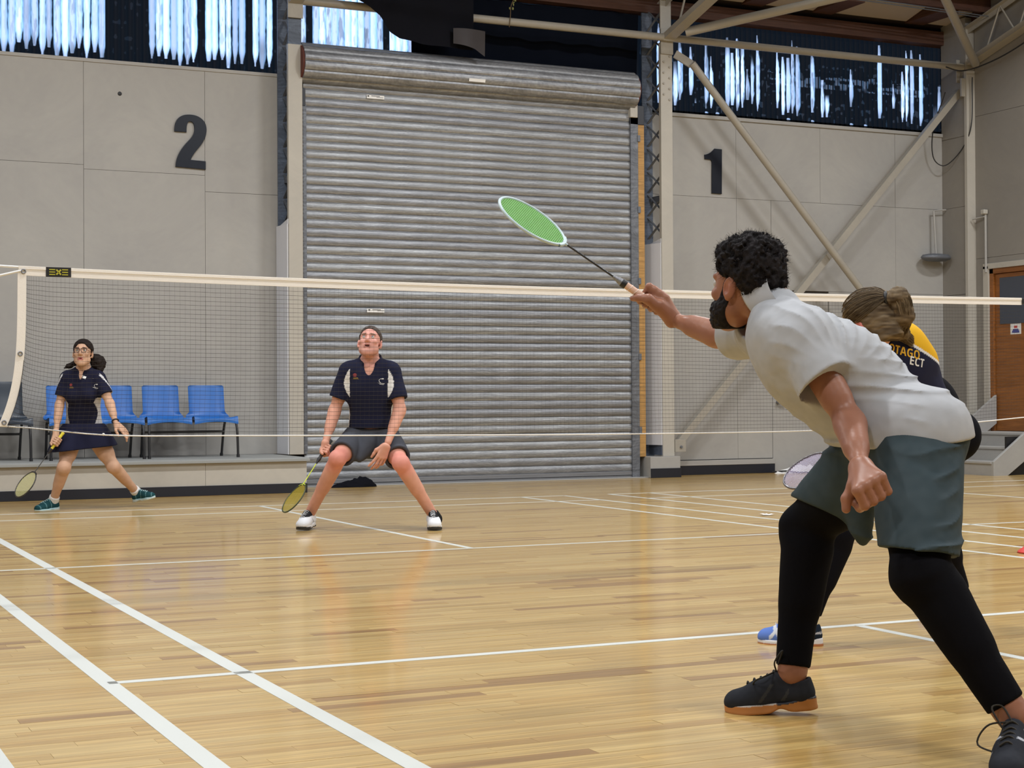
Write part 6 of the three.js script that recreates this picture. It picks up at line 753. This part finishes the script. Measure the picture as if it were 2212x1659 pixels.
  const base = S.join(0.045, [S.egg(B.chest, [0.175, 0.215, 0.130], FT), S.egg(B.waist, [0.150, 0.21, 0.120], B.FW), S.egg(B.hips.clone().addScaledVector(B.up, 0.06), [0.175, 0.18, 0.138], B.FP), S.cone(j.neck, j.neck.clone().addScaledVector(B.up, 0.02), 0.074, 0.060), S.cone(mid(j.shL, B.sh, 0.2), mid(j.shR, B.sh, 0.2), 0.076, 0.076), S.cone(mid(j.neck, B.sh, 0.2), mid(j.shL, B.sh, 0.25), 0.056, 0.060), S.cone(mid(j.neck, B.sh, 0.2), mid(j.shR, B.sh, 0.25), 0.056, 0.060)]);
  const slv = (s, e, a, r0, r1) => S.cut(S.cone(s, e.clone().addScaledVector(a, 0.03), r0, r1), [S.half(e, a)], 0.006), sl = slv(j.shL, eL, aL, 0.070, 0.076), sr = slv(j.shR, eR, aR, 0.070, 0.076), hem = S.half(V(0.146, 0.889, 2.286), B.up.clone().negate()), nk = S.cut(S.cone(loc(HC, HF, 0, -0.02, -0.02), j.neck, 0.085, 0.050), [S.half(loc(HC, HF, 0, -0.075, 0), HF.u.clone().negate())], 0.004);
  const jerseyF = (x, y, z) => { let d = smin(base(x, y, z), sl(x, y, z), 0.035); d = smin(d, sr(x, y, z), 0.035); const [a, b] = relLoc(B.waist, FT, x, y, z); d -= 0.003 * fbm(x * 10, y * 10, z * 10, 3) + 0.004 * Math.sin(b * 75 + 2 * noise(x * 7, y * 7, z * 7)) * sst(0.10, -0.05, b); d = smax(d, hem(x, y, z), 0.006); return smax(d, -nk(x, y, z), 0.006); };
  const navy = [0.014, 0.016, 0.042], gold = [0.72, 0.40, 0.012];
  const NB = mid(j.neck, B.sh, 0.3); const jerseyM = wear('jersey', mesher(jerseyF, boxOf([j.shL, j.shR, eL, eR, B.hips, j.neck], 0.18), 0.0045, (x, y, z) => { const [a, b, c] = relLoc(NB, FT, x, y, z), q = b - 0.020 + 0.22 * Math.max(0, Math.abs(a) - 0.04); return q > 0.010 ? gold : q > 0 ? [0.75, 0.75, 0.75] : navy; }), sleekV, p);
  { const O = V(-0.226, 1.107, 2.556), N = FT.f.clone().negate(), Rv = FT.s.clone().negate().multiplyScalar(-1).negate(), U = FT.u; const rv = FT.s.clone().negate();
    const put = (txt, size, o, m) => { const g = fineShape(txt, size); g.computeBoundingBox(); g.translate(-(g.boundingBox.max.x + g.boundingBox.min.x) / 2, 0, 0); wear('lettering', stick(jerseyF, o, rv, U, N, g, 0.002), m, p, jerseyM); };
    put('OTAGO', 0.032, V(-0.147, 1.117, 2.372), std({ color: lin(...gold), roughness: 0.6 })); put('ECT', 0.032, V(-0.089, 1.084, 2.344), M.white); }
  // leggings
  for (const [h, k, a, F] of [[j.hipL, j.knL, j.anL, B.legL], [j.hipR, j.knR, j.anR, B.legR]]) { const d2 = a.clone().sub(k).normalize(), e1 = mid(k, a, 0.93); const f0 = S.join(0.03, [...F, S.egg(B.hips.clone().addScaledVector(B.FP.u, 0.06), [0.166, 0.19, 0.124], B.FP), S.ball(h.clone().addScaledVector(B.FP.f, -0.055), 0.104)]), f = (x, y, z) => smax(f0(x, y, z) - 0.006, (x - e1.x) * d2.x + (y - e1.y) * d2.y + (z - e1.z) * d2.z, 0.004); wear('legging', mesher(f, boxOf([h, k, e1, B.hips.clone().addScaledVector(B.up, 0.1)], 0.17), 0.0085, () => [0.006, 0.0062, 0.009]), knitV, p); }
  const up = (x, y, z) => { if (z < 0.10) return Math.abs(y - 0.055) < 0.004 ? [0.5, 0.5, 0.52] : [0.012, 0.02, 0.035]; const q = Math.sin((z + y * 0.9) * 62), q2 = Math.sin((z - y * 0.7) * 60); if (z < 0.20 && y > 0.03 && y < 0.085 && (q > 0.86 || q2 > 0.88)) return [0.62, 0.65, 0.70]; return [0.11, 0.20, 0.55]; }, so = (x, y, z, t) => y < t * 0.45 && (z < 0.09 || z > 0.17) ? [0.45, 0.16, 0.05] : [0.75, 0.74, 0.75];
  shoe(p, V(-0.490, 0.093, 2.323), dir(-0.90, -0.02, 0.42), V(0, 1, 0), { len: 0.262, ankle: 0.10, h: 0.0046, lace: [0.5, 0.5, 0.55], upper: up, sole: so }); shoe(p, j.anR, dir(-0.75, -0.05, 0.6), V(0, 1, 0), { len: 0.262, ankle: 0.095, h: 0.006, lace: [0.5, 0.5, 0.55], upper: up, sole: so });
  racket('badminton_racket', 'racket with lilac strings and a dark white-edged frame beside the bent knee in black', RB, RA, dir(0.28, 0.62, -0.72), { grip: M.white, cap: M.black, shaft: M.black, frame: std({ color: lin(0.10, 0.09, 0.10), roughness: 0.25 }), string: std({ color: lin(0.50, 0.46, 0.66), roughness: 0.5 }), pitch: 0.0075, rad: 0.0011 });
}
function badge(p, on, field, O, Rv, U, N, s) { const g = [new THREE.RingGeometry(0.0125 * s, 0.0150 * s, 20, 1, 1.2, 3.4), new THREE.PlaneGeometry(0.014 * s, 0.008 * s).translate(0.012 * s, 0.013 * s, 0), new THREE.PlaneGeometry(0.050 * s, 0.0026 * s, 6, 1).rotateZ(-0.12).translate(0, -0.020 * s, 0), new THREE.PlaneGeometry(0.030 * s, 0.002 * s, 4, 1).rotateZ(-0.12).translate(0.004 * s, -0.028 * s, 0)]; wear('emblem', stick(field, O, Rv, U, N, merge(g)), M.white, p, on); }
function crest(p, on, field, O, Rv, U, N, s) { wear('emblem', stick(field, O, Rv, U, N, merge([new THREE.CircleGeometry(0.016 * s, 14, 0, PI).translate(0, 0.0, 0), new THREE.PlaneGeometry(0.022 * s, 0.010 * s, 4, 2).translate(0, -0.004 * s, 0)])), std({ color: lin(0.22, 0.03, 0.03), roughness: 0.7 }), p, on); wear('emblem', stick(field, O, Rv, U, N, merge([new THREE.PlaneGeometry(0.036 * s, 0.006 * s, 5, 1).translate(0.006 * s, -0.019 * s, 0), new THREE.PlaneGeometry(0.044 * s, 0.004 * s, 5, 1).translate(0.008 * s, -0.027 * s, 0)])), std({ color: lin(0.25, 0.15, 0.02), roughness: 0.7 }), p, on); }
scene.traverse((o) => { if (o.isMesh) { o.castShadow = o.receiveShadow = true; } });
renderer.render(scene, camera);
